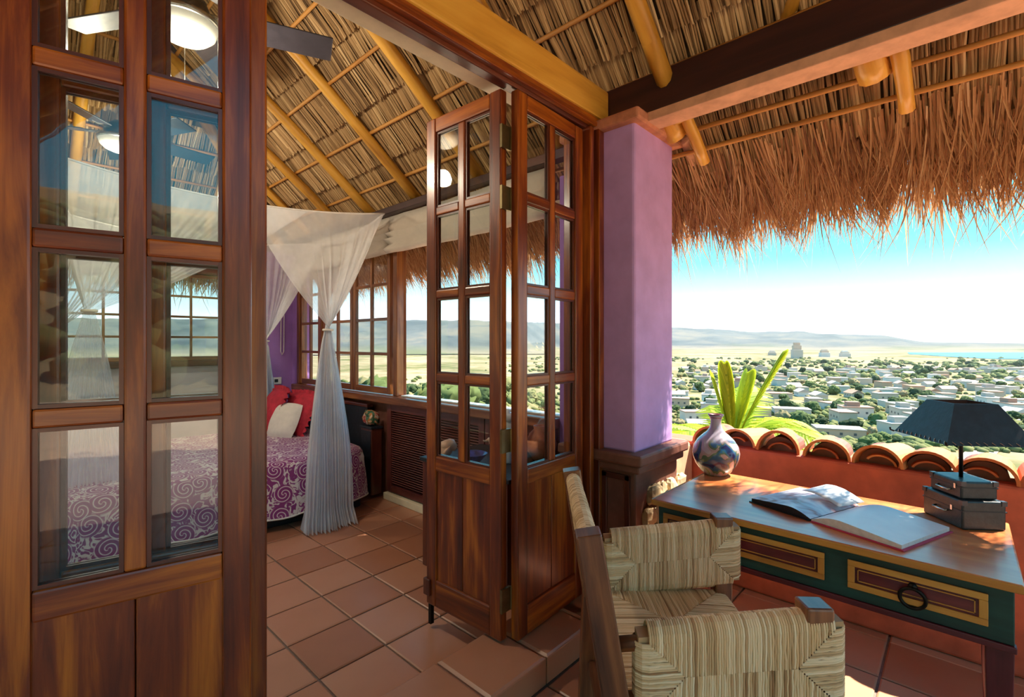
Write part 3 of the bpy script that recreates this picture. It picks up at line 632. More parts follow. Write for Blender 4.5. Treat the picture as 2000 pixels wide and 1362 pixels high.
for i, x in enumerate((-1.9, -1.3, -.7, -.1, .5, 1.05, 1.6)):
    yt = YH - (X0 - x) if x > RX else YH - (x - (2*RX - X0))
    wobble_tube(planeH(x, yt + .05, .055), planeH(x, YH + .2, .055), .036, .042, .03, 8, 10, 20 + i).build('rafter', 'pole_wood', roof, smooth=True)
wobble_tube(planeE(RX, YH - (X0 - RX), .06), planeE(X0 + .15, YH + .15, .06), .05, .055, .03, 9, 10, 40).build('hip_rafter', 'pole_wood', roof, smooth=True)
wobble_tube(planeW(RX, YH - (X0 - RX), .06), planeW(2*RX - X0 - .15, YH + .15, .06), .05, .055, .03, 9, 10, 41).build('hip_rafter', 'pole_wood', roof, smooth=True)
for i, y in enumerate((-2.7, -1.5, -.2, 1.0, 2.2, 3.3, 4.4)):
    xt = RX if y < YH - (X0 - RX) else RX - (y - (YH - (X0 - RX)))
    wobble_tube(planeW(xt, y, .055), planeW(2*RX - X0 - .1, y, .055), .04, .045, .03, 7, 8, 50 + i).build('rafter', 'pole_wood', roof, smooth=True)
wobble_tube((RX, YS, RIDGE - .08), (RX, YH - (X0 - RX), RIDGE - .08), .055, .055, .02, 8, 10, 60).build('ridge_pole', 'pole_wood', roof, smooth=True)
for i, x in enumerate(LX + [X0 + .285, X0 + .385]):
    wobble_tube(planeE(x, YS, .016), planeE(x, min(YH + .2, YH - (X0 - x)), .016), .0115, .0135, .03, 30, 6, 70 + i).build('lath', 'lath_wood', roof, smooth=True)
for i in range(7):
    y = YH - i*PITCH
    wobble_tube(planeH(2*RX - X0 + (YH - y), y, .016), planeH(X0 - (YH - y), y, .016), .0115, .0135, .03, 20, 6, 90 + i).build('lath', 'lath_wood', roof, smooth=True)
# stubs of rafters beyond the eave beam
for i, (y, sy) in enumerate(((1.075, .05), (.22, -.05), (-.62, .05))):
    wobble_tube(planeE(X0 + .10, y + .055, .06), planeE(X0 + .27, y + .05, .070), .062, .058, .01, 5, 9, 110 + i).build('rafter_tail', 'yellow_wood', roof, smooth=True)
    wobble_tube(planeE(X0 + .10, y - .03, .07), planeE(X0 + .42, y - .05, .085), .032, .028, .012, 6, 9, 120 + i).build('rafter_tail', 'yellow_wood', roof, smooth=True)
wobble_tube((2.05, .335, 3.02), (2.30, .55, 2.77), .035, .03, .01, 5, 9, 130).build('brace_pole', 'pole_wood', roof, smooth=True)
# hanging fringe
def fringe(mb, root, down, along, b0, b1, n, wmul=1.0):
    for _ in range(n):
        b = rnd.uniform(b0, b1); u = rnd.random()
        cl = mnoise.noise(Vector((b*4.5, 3.1, 0))) + .6*mnoise.noise(Vector((b*14, 8.1, 0)))
        a = -.10 + .30*u; L = rnd.uniform(.20, .36)*(1 + .30*cl); L *= 1.5 if rnd.random() < .12 else 1
        o = rnd.uniform(-.10, .03) if u < .85 else rnd.uniform(.0, .035)
        P0 = root(a, b, o); ws_ = rnd.gauss(0, .10) + .22*mnoise.noise(Vector((b*7, 0, 4)))
        droop = rnd.uniform(.55, 1.2); P = []
        for t in (0, .35, .7, 1.0):
            p = P0 + down*L*t*(.95 - .30*t*droop) + Vector((0, 0, -1))*L*(.10*t + .36*t*t*droop) + along*L*ws_*t*t*1.6
            P.append(p)
        w = rnd.uniform(.005, .011)*wmul; s = (along*rnd.uniform(.6, 1) + down*rnd.uniform(-.6, .6)).normalized()
        mb.strand(P, [w, w*.9, w*.6, w*.12], (s, s.cross(Vector((0, 0, 1)))), min(1, max(0, rnd.gauss(.5, .22) + .2*cl)), .25)
fE = MB(); fringe(fE, lambda a, b, o: planeE(X0 + .50 + a, b, o), dn, Vector((0, 1, 0)), -3.2, 2.0, 16000)
fringe(fE, lambda a, b, o: planeE(X0 + .50 + a, b, o), dn, Vector((0, 1, 0)), 2.0, 6.3, 9000, 1.3)
fE.build('thatch_fringe', 'thatch_fringe', roof, kind='stuff')
fH = MB(); fringe(fH, lambda a, b, o: planeH(b, YH + .50 + a, o), Vector((0, .8, -.6)), Vector((1, 0, 0)), -2.6, 2.7, 6500, 1.4)
fH.build('thatch_fringe', 'thatch_fringe', roof, kind='stuff')
# ---- roman shades
def shade(lab, y0, y1, zb):
    P = []; uv = []
    prof = [(2.52, .0), (2.47, .0), (2.42, .012), (2.385, .004), (2.36, .03), (2.325, .006), (2.305, .038), (2.27, .008), (zb + .03, .036), (zb, .014), (zb + .012, -.004)]
    for z, o in prof:
        P.append([(2.415 - 1.7*o*(1 + .25*math.sin(j*1.3)) - .006*math.sin(j*2.1 + z*9), y0 + (y1 - y0)*j/16, z - .008*math.sin(j/16*math.pi)) for j in range(17)])
    MB().grid(P).build('roman_shade', 'shade_cloth', None, 0, True, .006, label=lab, cat='window shade', group='cream roman shades over the bedroom windows')
shade('gathered cream roman shade above the open window', 1.90, 3.72, 2.19)
shade('gathered cream roman shade above the paned sashes behind the net', 3.721, 5.68, 2.19)
# =================================================================== VERANDA THINGS
# ---- desk
DZ = .72
dk = thing('desk', 'painted writing desk with red top, teal apron and framed drawers', 'desk', (2.29, .43, 0))
dx0, dx1, dy0, dy1 = 1.964, 2.62, -.129, .99
def D(lo, hi, name, mat, par=None, bev=.003): 
    o = bx(lo, hi).build(name, mat, par or dk, bev)
    return off(o, dk) if par is None else o
D((dx0, dy0, DZ - .022), (dx1, dy1, DZ), 'desk_top', 'desk_top', None, .006)
D((dx0 - .006, dy0, DZ - .024), (dx0 - .0005, dy1, DZ - .001), 'top_edging', 'desk_edge')
D((dx0, dy1 + .0005, DZ - .024), (dx1, dy1 + .006, DZ - .001), 'top_edging', 'desk_edge')
ax = dx0 + .018
D((ax, dy0 + .02, .535), (ax + .018, dy1 - .02, DZ - .022), 'apron', 'desk_teal')
D((dx1 - .04, dy0 + .02, .535), (dx1 - .022, dy1 - .02, DZ - .022), 'apron', 'desk_teal')
D((ax + .018, dy0 + .02, .535), (dx1 - .04, dy0 + .038, DZ - .022), 'apron', 'desk_teal')
D((ax + .018, dy1 - .038, .535), (dx1 - .04, dy1 - .02, DZ - .022), 'apron', 'desk_teal')
D((ax - .006, dy0 + .015, .515), (ax + .024, dy1 - .015, .5345), 'apron_trim', 'desk_maroon')
for y in (dy0 + .02, dy1 - .08):
    for x in (ax + .018, dx1 - .10):
        m = MB(); m.tube([(x + .03, y + .03, 0), (x + .03, y + .03, .20), (x + .03, y + .03, .515)], [.028, .038, .044], 4, sq=True); off(m.build('leg', 'desk_maroon', dk, .003), dk)
zt, zb = .668, .574
for i, (y0, y1) in enumerate(((-.055, .285), (.352, .69), (.757, .945))):
    dr = thing('drawer', None); dr.parent = dk; off(dr, dk)
    w = .020
    D((ax - .003, y0, zb), (ax - .0005, y1, zt), 'drawer_front', 'desk_maroon', dr, 0)
    for a, b in (((ax - .010, y0, zt - w), (ax - .003, y1, zt)), ((ax - .010, y0, zb), (ax - .003, y1, zb + w)), ((ax - .010, y0, zb + w), (ax - .003, y0 + w, zt - w)), ((ax - .010, y1 - w, zb + w), (ax - .003, y1, zt - w))):
        D(a, b, 'drawer_frame', 'desk_edge', dr, .002)
    q = w + .007
    for a, b in (((ax - .006, y0 + q, zb + q), (ax - .003, y1 - q, zb + q + .003)), ((ax - .006, y0 + q, zt - q - .003), (ax - .003, y1 - q, zt - q)), ((ax - .006, y0 + q, zb + q), (ax - .003, y0 + q + .003, zt - q)), ((ax - .006, y1 - q - .003, zb + q), (ax - .003, y1 - q, zt - q))):
        D(a, b, 'drawer_bead', 'desk_edge', dr, 0)
    if i == 0:
        c = Vector((ax - .016, (y0 + y1)/2, (zt + zb)/2 - .022)); n = 20
        m = MB(); m.tube([c + Vector((-.004*math.cos(2*math.pi*k/n), (.032)*math.sin(2*math.pi*k/n), .032*math.cos(2*math.pi*k/n))) for k in range(n + 1)], .0055, 8, cap=False)
        m.build('ring_pull', 'iron', dr, smooth=True)
        o = MB().lathe([(0, 0), (.012, 0), (.012, .004), (.006, .01), (0, .012)], 14).build('pull_rosette', 'iron', dr, smooth=True)
        o.rotation_euler = (0, -math.pi/2, 0); o.location = (ax - .004, c.y, c.z + .034)
# ---- painted vase
vp = at(1398, 926, DZ)
vs = thing('vase', 'round painted ceramic vase with narrow neck on the desk corner', 'vase', vp)
prof = [(0, 0), (.055, 0), (.060, .006), (.078, .022), (.100, .055), (.112, .090), (.115, .115), (.108, .148), (.088, .180), (.062, .205), (.042, .222), (.031, .240), (.026, .262), (.026, .280), (.031, .296), (.038, .305), (.034, .306), (.024, .290), (.020, .262), (.020, .20)]
MB().lathe(prof, 40).build('vase_body', 'painted_ceramic', vs, smooth=True)
m = MB(); m.lathe([(.026, .281), (.0315, .297), (.0395, .309), (.036, .311), (.026, .297)], 32); m.build('vase_lip', 'desk_maroon', vs, smooth=True)
MB().lathe([(.104, .148), (.1095, .150), (.1065, .152)], 40)
# ---- open book
bk_ = thing('open_book', 'large open picture book with dark cover lying on the desk', 'book', at(1600, 1012, DZ))
a0 = at(1463, 981, DZ); b0 = at(1765, 1079, DZ)
ed = (b0 - a0); BL = ed.length; eu = ed.normalized(); ev = Vector((eu.y, -eu.x, 0)); ev = ev if ev.x > 0 else -ev
bk_.location = (a0.x, a0.y, DZ); BW = .345
def bp(u, v, z): p = eu*u + ev*v; return (p.x, p.y, z)
gut = BL*.46
def page_z(u, top):
    d = (gut - u) if u < gut else (u - gut); Lh = gut if u < gut else BL - gut; t = d/Lh
    return .008 + top*(math.sin(min(1, t*2.6)*math.pi/2)*(1 - .72*t**1.3)) if t > 0 else .008
NU = 26
def sheet(u0, u1, top, v0, v1, nm, mt, inset=.0):
    m = MB(); P = []; Q = []; U = []
    for i in range(NU + 1):
        u = u0 + (u1 - u0)*i/NU; z = page_z(u, top)
        P.append([bp(u, v0 + (v1 - v0)*j/6, z) for j in range(7)]); U.append([(u*4, j/6*1.4) for j in range(7)])
    m.grid(P, U)
    k = len(m.v)
    for i in range(NU + 1):
        u = u0 + (u1 - u0)*i/NU
        m.v += [bp(u, v0, .005), bp(u, v0, page_z(u, top)), bp(u, v1, .005), bp(u, v1, page_z(u, top))]
    return m, k
for nm, u0, u1, top, mt in (('left_pages', .008, gut - .002, .030, 'page_photo'), ('right_pages', gut + .002, BL - .008, .034, 'page_plain')):
    m, k = sheet(u0, u1, top, .006, BW - .006, nm, mt); e = MB(); e.v = m.v
    pg = MB(); pg.v = m.v[:k]; pg.f = m.f; pg.uv = m.uv; pg.t = m.t; pg.build(nm, mt, bk_, smooth=True)
    s = MB(); s.v = m.v[k:]
    for i in range(NU):
        a = 4*i; s.face((a, a + 4, a + 5, a + 1)); s.face((a + 2, a + 3, a + 7, a + 6))
    s.face((0, 1, 3, 2)); z = 4*NU; s.face((z, z + 2, z + 3, z + 1)); s.build('page_block', 'page_edge' if nm[0] == 'r' else 'book_cover', bk_)
m = MB(); m.v += [bp(u, v, z) for z in (.0005, .0045) for u, v in ((0, 0), (gut - .004, 0), (gut - .004, BW), (0, BW))]
for q in ((3, 2, 1, 0), (4, 5, 6, 7), (0, 1, 5, 4), (1, 2, 6, 5), (2, 3, 7, 6), (3, 0, 4, 7)): m.face(q)
m.build('left_cover', 'book_cover', bk_)
m = MB(); m.v += [bp(u, v, z) for z in (.0005, .0045) for u, v in ((gut + .004, 0), (BL, 0), (BL, BW), (gut + .004, BW))]
for q in ((3, 2, 1, 0), (4, 5, 6, 7), (0, 1, 5, 4), (1, 2, 6, 5), (2, 3, 7, 6), (3, 0, 4, 7)): m.face(q)
m.build('right_cover', 'pink_cover', bk_)
# a page lifting in the middle
m = MB(); P = []
for i in range(9):
    t = i/8; u = gut + .002 - .15*t; z = .012 + .030*math.sin(t*2.2) + .010*t
    P.append([bp(u + .02*j/5, .19 + .145*j/5, z*(.75 + .25*j/5) + .018) for j in range(6)])
m.grid(P).build('lifted_page', 'page_plain', bk_, 0, True, .0006)
# ---- desk lamp on stacked cases
c0 = at(1880, 1036, DZ); cl_ = at(1803, 1001, DZ); cr_ = at(1960, 1036, DZ)
lm = thing('desk_lamp', 'table lamp with black pyramid shade on two stacked dark cases', 'lamp', (c0.x, c0.y, DZ))
ex = (cl_ - c0); LX_ = ex.length; ex.normalize(); ey = Vector((ex.y, -ex.x, 0)); LY_ = (cr_ - c0).dot(ey)
LMx = Matrix(((ex.x, ey.x, 0, 0), (ex.y, ey.y, 0, 0), (0, 0, 1, 0), (0, 0, 0, 1)))
sgn = -1 if ex.cross(ey).z < 0 else 1
def case(x0, y0, z0, x1, y1, z1):
    o = bx((x0, y0, z0), (x1, y1, z1), LMx).build('case', 'black_leather', lm, .006)
    lid = z0 + (z1 - z0)*.62
    m = MB(); m.box((x0 - .0015, y0 - .0015, lid), (x1 + .0015, y1 + .0015, lid + .004), LMx); m.build('lid_seam', 'black_paint', o)
    for q in (x0, x1):
        for w_ in (y0, y1):
            m = MB(); s = .016; m.box((q - .002 if q == x0 else q - s, w_ - .002 if w_ == y0 else w_ - s, z1 - .016), (q + s if q == x0 else q + .002, w_ + s if w_ == y0 else w_ + .002, z1 + .001), LMx); m.build('corner_guard', 'dark_metal', o)
    xm = (x0 + x1)/2; m = MB(); m.tube([LMx @ Vector(p) for p in ((xm - .03, y0, lid - .012), (xm - .028, y0 - .012, lid - .016), (xm + .028, y0 - .012, lid - .016), (xm + .03, y0, lid - .012))], .0035, 6); m.build('handle', 'steel', o, smooth=True)
    m = MB(); m.box((xm - .05, y0 - .003, lid - .006), (xm - .042, y0, lid + .012), LMx); m.build('clasp', 'steel', o)
case(0, 0, .0005, LX_, LY_, .105)
case(.02, .012, .1055, LX_ - .02, LY_ - .012, .170)
pc = LMx @ Vector((LX_*.5, LY_*.46, 0))
MB().tube([(pc.x, pc.y, .170), (pc.x, pc.y, .40)], .0065, 10).build('pole', 'iron', lm, smooth=True)
sh = thing('lamp_shade', None, loc=(pc.x, pc.y, 0), rz=math.atan2(ex.y, ex.x) - .06); sh.parent = lm
zb_, zt_, hb, ht = .315, .456, .146, .072
for k in range(4):
    R_ = Matrix.Rotation(k*math.pi/2, 4, 'Z'); m = MB(); o_ = .004
    q = [(-hb, -hb, zb_), (hb, -hb, zb_), (ht, -ht, zt_), (-ht, -ht, zt_), (-hb + o_, -hb + o_, zb_), (hb - o_, -hb + o_, zb_), (ht - o_, -ht + o_, zt_), (-ht + o_, -ht + o_, zt_)]
    m.v = [tuple(R_ @ Vector(p)) for p in q]
    for f in ((0, 1, 2, 3), (7, 6, 5, 4), (0, 4, 5, 1), (2, 6, 7, 3), (1, 5, 6, 2), (0, 3, 7, 4)): m.face(f)
    m.build('shade_panel', 'black_paint', sh)
    m = MB()
    for i in range(11):
        t = -hb + .02 + (2*hb - .04)*i/10
        m.tube([R_ @ Vector((t, -hb + .006, zb_ + .012)), R_ @ Vector((t + .008, -hb - .0015, zb_ + .004))], .0013, 5)
    m.build('stitching', 'steel', sh)
    m = MB(); m.tube([R_ @ Vector((hb, -hb, zb_)), R_ @ Vector((hb + .009, -hb - .009, zb_ + .004)), R_ @ Vector((hb + .010, -hb - .010, zb_ + .014))], .0035, 6); m.build('corner_knot', 'iron', sh)
MB().tube([(-.01, 0, .40), (.01, 0, .40)], .012, 10).build('bulb_holder', 'iron', sh)
# ---- rush-woven armchair
CW, CDp, CB = .612, .4825, .077
ch = thing('armchair', 'rustic dark wood armchair with woven rush arms and seat', 'chair', (1.476, .652, 0), -.876)
def weave(mb, O, U, V, N, L, H, th, pitch=.0058, crown=0, loop=True, seed=0):
    # rush weaving on a frame: cords turn at the diagonals, so the four fields meet in an hourglass
    r = random.Random(seed); U, V, N, O = Vector(U), Vector(V), Vector(N), Vector(O)
    def lift(u, v):
        e = min(u, L - u, v, H - v)/(min(L, H)*.5); return th*.5 + crown*max(0, 1 - (1 - min(1, e))**2)
    def cord(p0, p1, side, d):                    # p0 on the rail, p1 inwards
        n = 5; pts = []
        for sgn in ((1, -1) if loop else (1,)):
            seq = []
            for i in range(n):
                t = i/(n - 1); u = p1[0] + (p0[0] - p1[0])*t; v = p1[1] + (p0[1] - p1[1])*t
                seq.append(O + U*u + V*v + N*sgn*(lift(u, v) + r.uniform(-.0012, .0012)) + side*r.uniform(-.0009, .0009))
            tone = min(1, max(0, r.gauss(.55, .22)))
            out = Vector(d)
            rim = [O + U*p0[0] + V*p0[1] + out*(th*.5*math.sin(a)) + N*sgn*(th*.5*math.cos(a)) for a in (.5, 1.05, math.pi/2)]
            seq += rim
            # profile normal follows the cord: outwards
            k = len(mb.v); w = pitch*1.12
            for i, p in enumerate(seq):
                nn = N*sgn if i < n else (out*math.sin((.5, 1.05, math.pi/2)[i-n]) + N*sgn*math.cos((.5, 1.05, math.pi/2)[i-n]))
                mb.v += [tuple(p - side*w*.5), tuple(p - side*w*.25 + nn*w*.36), tuple(p + side*w*.25 + nn*w*.36), tuple(p + side*w*.5)]
            for i in range(len(seq) - 1):
                a = k + 4*i
                for j in range(3): mb.face((a + j, a + j + 1, a + j + 5, a + j + 4), [(0, 0)]*4, tone)
    u = pitch*.5
    while u < L:
        dd = min(u, L - u, H/2)
        cord((u, H), (u, H - dd), U, V); cord((u, 0), (u, dd), U, -V); u += pitch
    v = pitch*.5
    while v < H:
        dd = min(v, H - v, L/2)
        cord((0, v), (dd, v), V, -U); cord((L, v), (L - dd, v), V, U); v += pitch
    # core so that no light leaks between the cords
    k = len(mb.v)
    for s in (1, -1):
        q_ = th*.36; p_ = th*.16
        for a, b in ((-q_, -p_), (L + q_, -p_), (L + q_, H + p_), (-q_, H + p_)): mb.v.append(tuple(O + U*a + V*b + N*s*th*.36))
    for q in ((0, 1, 2, 3), (7, 6, 5, 4), (0, 4, 5, 1), (1, 5, 6, 2), (2, 6, 7, 3), (3, 7, 4, 0)): mb.face(tuple(k + j for j in q), [(0, 0)]*4, .15)
hw = CW/2; hd = CDp/2
zs, za, zbk = .452, .754, .919
def bpost(z): return -hd - (CB*(z - zs)/(zbk - zs) if z > zs else -.0)
for s in (-1, 1):
    m = MB(); m.tube([(-hd - .02, s*hw, 0), (-hd, s*hw, zs), (bpost(zbk), s*hw, zbk)], [.044, .048, .046], 4, sq=True); m.build('back_post', 'chair_wood', ch, .005)
    m = MB(); m.tube([(hd, s*hw, 0), (hd, s*hw, za)], [.040, .046], 4, sq=True); m.build('front_post', 'chair_wood', ch, .006)
    # side rails: arm, lower arm, seat, stretcher
    for z, r_ in ((.688, .019), (.552, .016), (zs - .005, .018), (.16, .014)):
        m = MB(); m.tube([(bpost(z), s*hw, z - (.058 if z > .5 else 0)), (hd, s*hw, z)], r_, 8); m.build('arm_rail' if z > .5 else 'side_rail', 'chair_wood', ch, smooth=True)
    m = MB(); weave(m, (bpost(.6) + .095, s*hw, .482), (.9935, 0, .1137), (0, 0, 1), (0, s, 0), hd - bpost(.6) - .060, .176, .068, seed=3 + s); m.build('woven_arm', 'rush', ch)
for z in (.88, .69, zs - .02, .2):
    m = MB(); m.tube([(bpost(z), -hw, z), (bpost(z), hw, z)], .016, 8); m.build('back_rail', 'chair_wood', ch, smooth=True)
for z in (zs - .02, .12):
    m = MB(); m.tube([(hd, -hw, z), (hd, hw, z)], .016, 8); m.build('front_rail', 'chair_wood', ch, smooth=True)
lean = Vector((-CB/(zbk - zs), 0, 1)).normalized()
m = MB(); weave(m, (bpost(.692), -hw + .035, .692), (0, 1, 0), lean, (lean.z, 0, -lean.x), CW - .07, .198, .048, seed=9); m.build('woven_back', 'rush', ch)
m = MB(); weave(m, (-hd + .01, -hw + .01, zs), (1, 0, 0), (0, 1, 0), (0, 0, 1), CDp - .02, CW - .02, .045, .0062, .006, seed=12); m.build('woven_seat', 'rush', ch)
# =================================================================== BEDROOM THINGS
BA = math.radians(-4.0)                     # the bed stands a little askew
bed = thing('bed', 'canopy bed with purple swirl bedspread on a dark base', 'bed', (2.215, 3.68, 0), BA)
BLn, BWd, BT = 2.08, 1.72, .50              # runs to -x (length) and +y (width)
bx((-BLn + .06, .08, .0), (-.06, BWd - .06, .16)).build('bed_base', 'black_cloth', bed, .02)
bx((-BLn + .03, .05, .16), (-.03, BWd - .04, BT - .02)).build('mattress', 'white_cloth', bed, .05)
def rrect(x0, x1, y0, y1, r, n=9):
    P = []
    for cx, cy, a0 in ((x1 - r, y0 + r, -math.pi/2), (x1 - r, y1 - r, 0), (x0 + r, y1 - r, math.pi/2), (x0 + r, y0 + r, math.pi)):
        for i in range(n):
            a = a0 + math.pi/2*i/(n - 1); P.append((cx + r*math.cos(a), cy + r*math.sin(a), math.cos(a), math.sin(a)))
    out = []
    for i in range(len(P)):
        a, b = P[i], P[(i + 1) % len(P)]; d = math.dist(a[:2], b[:2]); k = max(1, int(d/.06))
        for j in range(k):
            t = j/k; out.append(tuple(a[q] + (b[q] - a[q])*t for q in range(4)))
    return out
base = rrect(-BLn, 0, 0, BWd, .24)
rings = []; uvs = []
drop = [(.8, .006, 0), (.35, .012, 0), (.12, .012, 0), (.05, .004, 0), (.018, -.008, .02), (0, -.035, .055), (-.008, -.09, .11), (-.018, -.18, .20), (-.028, -.28, .30), (-.036, -.395, .415)]
for ins, dz, ul in drop:
    row = []; ur = []
    for i, (x, y, nx, ny) in enumerate(base):
        wv = (.012*math.sin(i*.55) + .008*math.sin(i*1.3 + 1))*min(1, max(0, -dz/.25))
        ii = min(ins, .82)
        if ins > .2:
            f_ = .12 if ins > .5 else .55; xx = -BLn/2 + (x + BLn/2)*f_; yy = BWd/2 + (y - BWd/2)*f_
            row.append((xx, yy, BT + dz)); ur.append((xx, yy)); continue
        row.append((x - nx*(ii + wv*-1), y - ny*(ii + wv*-1), BT + dz + (.006*math.sin(i*.8) if dz < -.3 else 0)))
        ur.append((x - nx*(ii if ii > 0 else 0) + nx*ul, y - ny*(ii if ii > 0 else 0) + ny*ul))
    rings.append(row); uvs.append(ur)
m = MB(); m.grid(rings, uvs, wrap=True); k = len(m.v); m.face(tuple(range(len(base) - 1, -1, -1)), uvs[0][::-1]); sp_ = m.build('bedspread', 'swirl_cloth', bed, smooth=True)
hem = MB(); hem.tube([Vector(p) for p in rings[-1]] + [Vector(rings[-1][0])], .007, 6, cap=False); hem.build('hem', 'white_cloth', sp_, smooth=True)
# pillows
def cushion(name, mat, lab, loc, w, h, t, rot, ruffle=0):
    m = MB(); P = [];
    for sgn in (1, -1):
        P = []
        for i in range(13):
            row = []
            for j in range(13):
                u = i/6 - 1; v = j/6 - 1
                px_ = w/2*u*(1 - .10*v*v); py_ = h/2*v*(1 - .10*u*u)
                e = max(0, (1 - abs(u)**2.4)*(1 - abs(v)**2.4)); row.append((px_, py_, sgn*t/2*e**.55*(1 + .08*math.sin(5*u + 3*v))))
            P.append(row if sgn > 0 else row[::-1])
        m.grid(P)
    if ruffle:
        n = 96; A = []; B_ = []
        for i in range(n):
            a = i/n*4; s = int(a); f = (a - s)*2 - 1; u, v = ((f, -1), (1, f), (-f, 1), (-1, -f))[s]
            k = 1 + ruffle*(1 + .15*math.sin(i*1.9)); A.append((w/2*u*(1 - .10*v*v), h/2*v*(1 - .10*u*u), 0)); B_.append((w/2*u*k*(1 - .06*v*v), h/2*v*k*(1 - .06*u*u), .018*math.sin(i*2.4)))
        m.grid([A, B_], wrap=True)
    o = m.build(name, mat, None, 0, True, label=lab, cat='pillow', group='pillows on the bed'); o.location = loc; o.rotation_euler = rot; return o
cushion('pillow', 'white_cloth', 'small white square cushion leaning in front of red pillows', (1.92, 4.76, .655), .36, .33, .12, (0, math.radians(-62), math.radians(25)))
cushion('pillow', 'red_cloth', 'ruffled crimson pillow nearest the purple wall', (1.93, 5.12, .72), .46, .52, .16, (0, math.radians(-64), math.radians(-8)), .16)
cushion('pillow', 'red_cloth', 'ruffled crimson pillow behind the white cushion', (2.06, 4.82, .70), .44, .44, .15, (0, math.radians(-66), math.radians(8)), .14)
# dark chest and headboard by the window
hb_ = thing('headboard', 'dark panelled headboard between the bed and the window wall', 'headboard', (2.385, 4.93, 0))
for k in range(4): bx((0, -.88 + k*.44, 0), (.04, -.445 + k*.44, .80)).build('board', 'black_paint', hb_, .004)
bx((-.01, -.89, .801), (.05, .885, .83)).build('top_rail', 'dark_wood', hb_, .005)
cb = thing('bedside_chest', 'small dark chest between the bed corner and the louvered doors', 'chest', (2.36, 3.935, 0))
bx((-.055, -.09, .04), (.05, .09, .63)).build('chest_body', 'dark_wood', cb, .006)
bx((-.065, -.10, .63), (.055, .10, .65)).build('chest_top', 'black_paint', cb, .004)
bx((-.059, -.08, .06), (-.055, .08, .61)).build('chest_door', 'black_paint', cb, .002)
o = stone_mesh(.055, .09, .065, 77).build('cloth_bundle', 'bird_cloth', None, smooth=True, label='mottled colourful cloth bundle on the bedside chest', cat='cloth'); o.location = (2.352, 3.935, .722)
# mosquito net
net = thing('mosquito_net', 'sheer white mosquito net hung over the bed and tied at its corners', 'bed canopy', (1.3, 4.5, 0))
NZ = 2.50
cn = [Vector((2.28, 3.60, NZ)), Vector((.25, 3.88, NZ)), Vector((.48, 5.62, NZ)), Vector((2.36, 5.36, NZ))]
def sagpt(a, b, t, s=.10): p = a.lerp(b, t); p.z -= 4*s*t*(1 - t); return p
for i in range(4):
    a, b = cn[i], cn[(i + 1) % 4]
    off(MB().tube([sagpt(a, b, t/16) for t in range(17)], .007, 6).build('rope', 'rope', net, smooth=True), net)
def drape(a, b, c, fa, fc, knot, foot, spread, seed, wdir):
    # a: corner; cloth hangs on edges a-b (fraction fa) and a-c (fraction fc), is gathered at knot, falls to foot
    r = random.Random(seed); N = 120; top = []
    for i in range(N):
        s = i/(N - 1); sp = fa/(fa + fc)
        top.append(sagpt(a, b, fa*(1 - s/sp)) if s < sp else sagpt(a, c, fc*(s - sp)/(1 - sp)))
    knot = Vector(knot); foot = Vector(foot); wdir = Vector(wdir).normalized(); dp = Vector((-wdir.y, wdir.x, 0)); rows = []
    fold = [math.sin(i*.95 + 1.5*math.sin(i*.21)) for i in range(N)]
    for k in range(19):
        t = k/18; row = []
        for i in range(N):
            s = i/(N - 1); kp = knot + wdir*(s - .5)*.05*-1 + dp*fold[i]*.012
            p = top[i].lerp(kp, t); e = math.sin(math.pi*t)
            p.z -= .10*e*(.4 + .6*abs(s - .5)); p += (knot - top[i]).cross(Vector((0, 0, 1))).normalized()*fold[i]*.016*e + dp*fold[i]*.012*e
            row.append(p)
        rows.append(row)
    H = knot.z - foot.z
    for k in range(1, 22):
        t = k/21; row = []; wd = .05 + (spread - .05)*(1 - (1 - t)**2.2) + (.05*max(0, t - .9)/.1); dpth = .012 + .045*min(1, t*1.6) + .05*max(0, t - .92)/.08
        for i in range(N):
            s = i/(N - 1); p = knot.lerp(foot, t) + wdir*(s - .5)*-wd + dp*fold[i]*dpth + dp*.02*math.sin(t*6 + s*9)
            p.z = knot.z - H*t + (.008*math.sin(i*.7) if k == 21 else 0)
            row.append(p)
        rows.append(row)
    m = MB(); m.grid(rows); off(m.build('net_curtain', 'net_cloth', net, smooth=True), net)
    n = 14; tie = MB().tube([knot + wdir*.034*math.cos(2*math.pi*j/n) + dp*.028*math.sin(2*math.pi*j/n) for j in range(n + 1)], .010, 6, cap=False); off(tie.build('tie_band', 'white_cloth', net, smooth=True), net)
fr_ = Vector((.99, -.14, 0))
drape(cn[0], cn[1], cn[3], .52, .42, (1.78, 3.60, 1.50), (1.745, 3.50, .012), .34, 1, fr_)
drape(cn[1], cn[0], cn[2], .70, .30, (.42, 3.98, 1.60), (.40, 4.00, .012), .42, 2, fr_)
drape(cn[3], cn[2], cn[0], .45, .30, (2.02, 5.50, 1.42), (2.12, 5.62, .012), .22, 3, (.8, .6, 0))
drape(cn[2], cn[3], cn[1], .35, .35, (.35, 5.60, 1.5), (.30, 5.66, .012), .26, 4, (.6, -.8, 0))
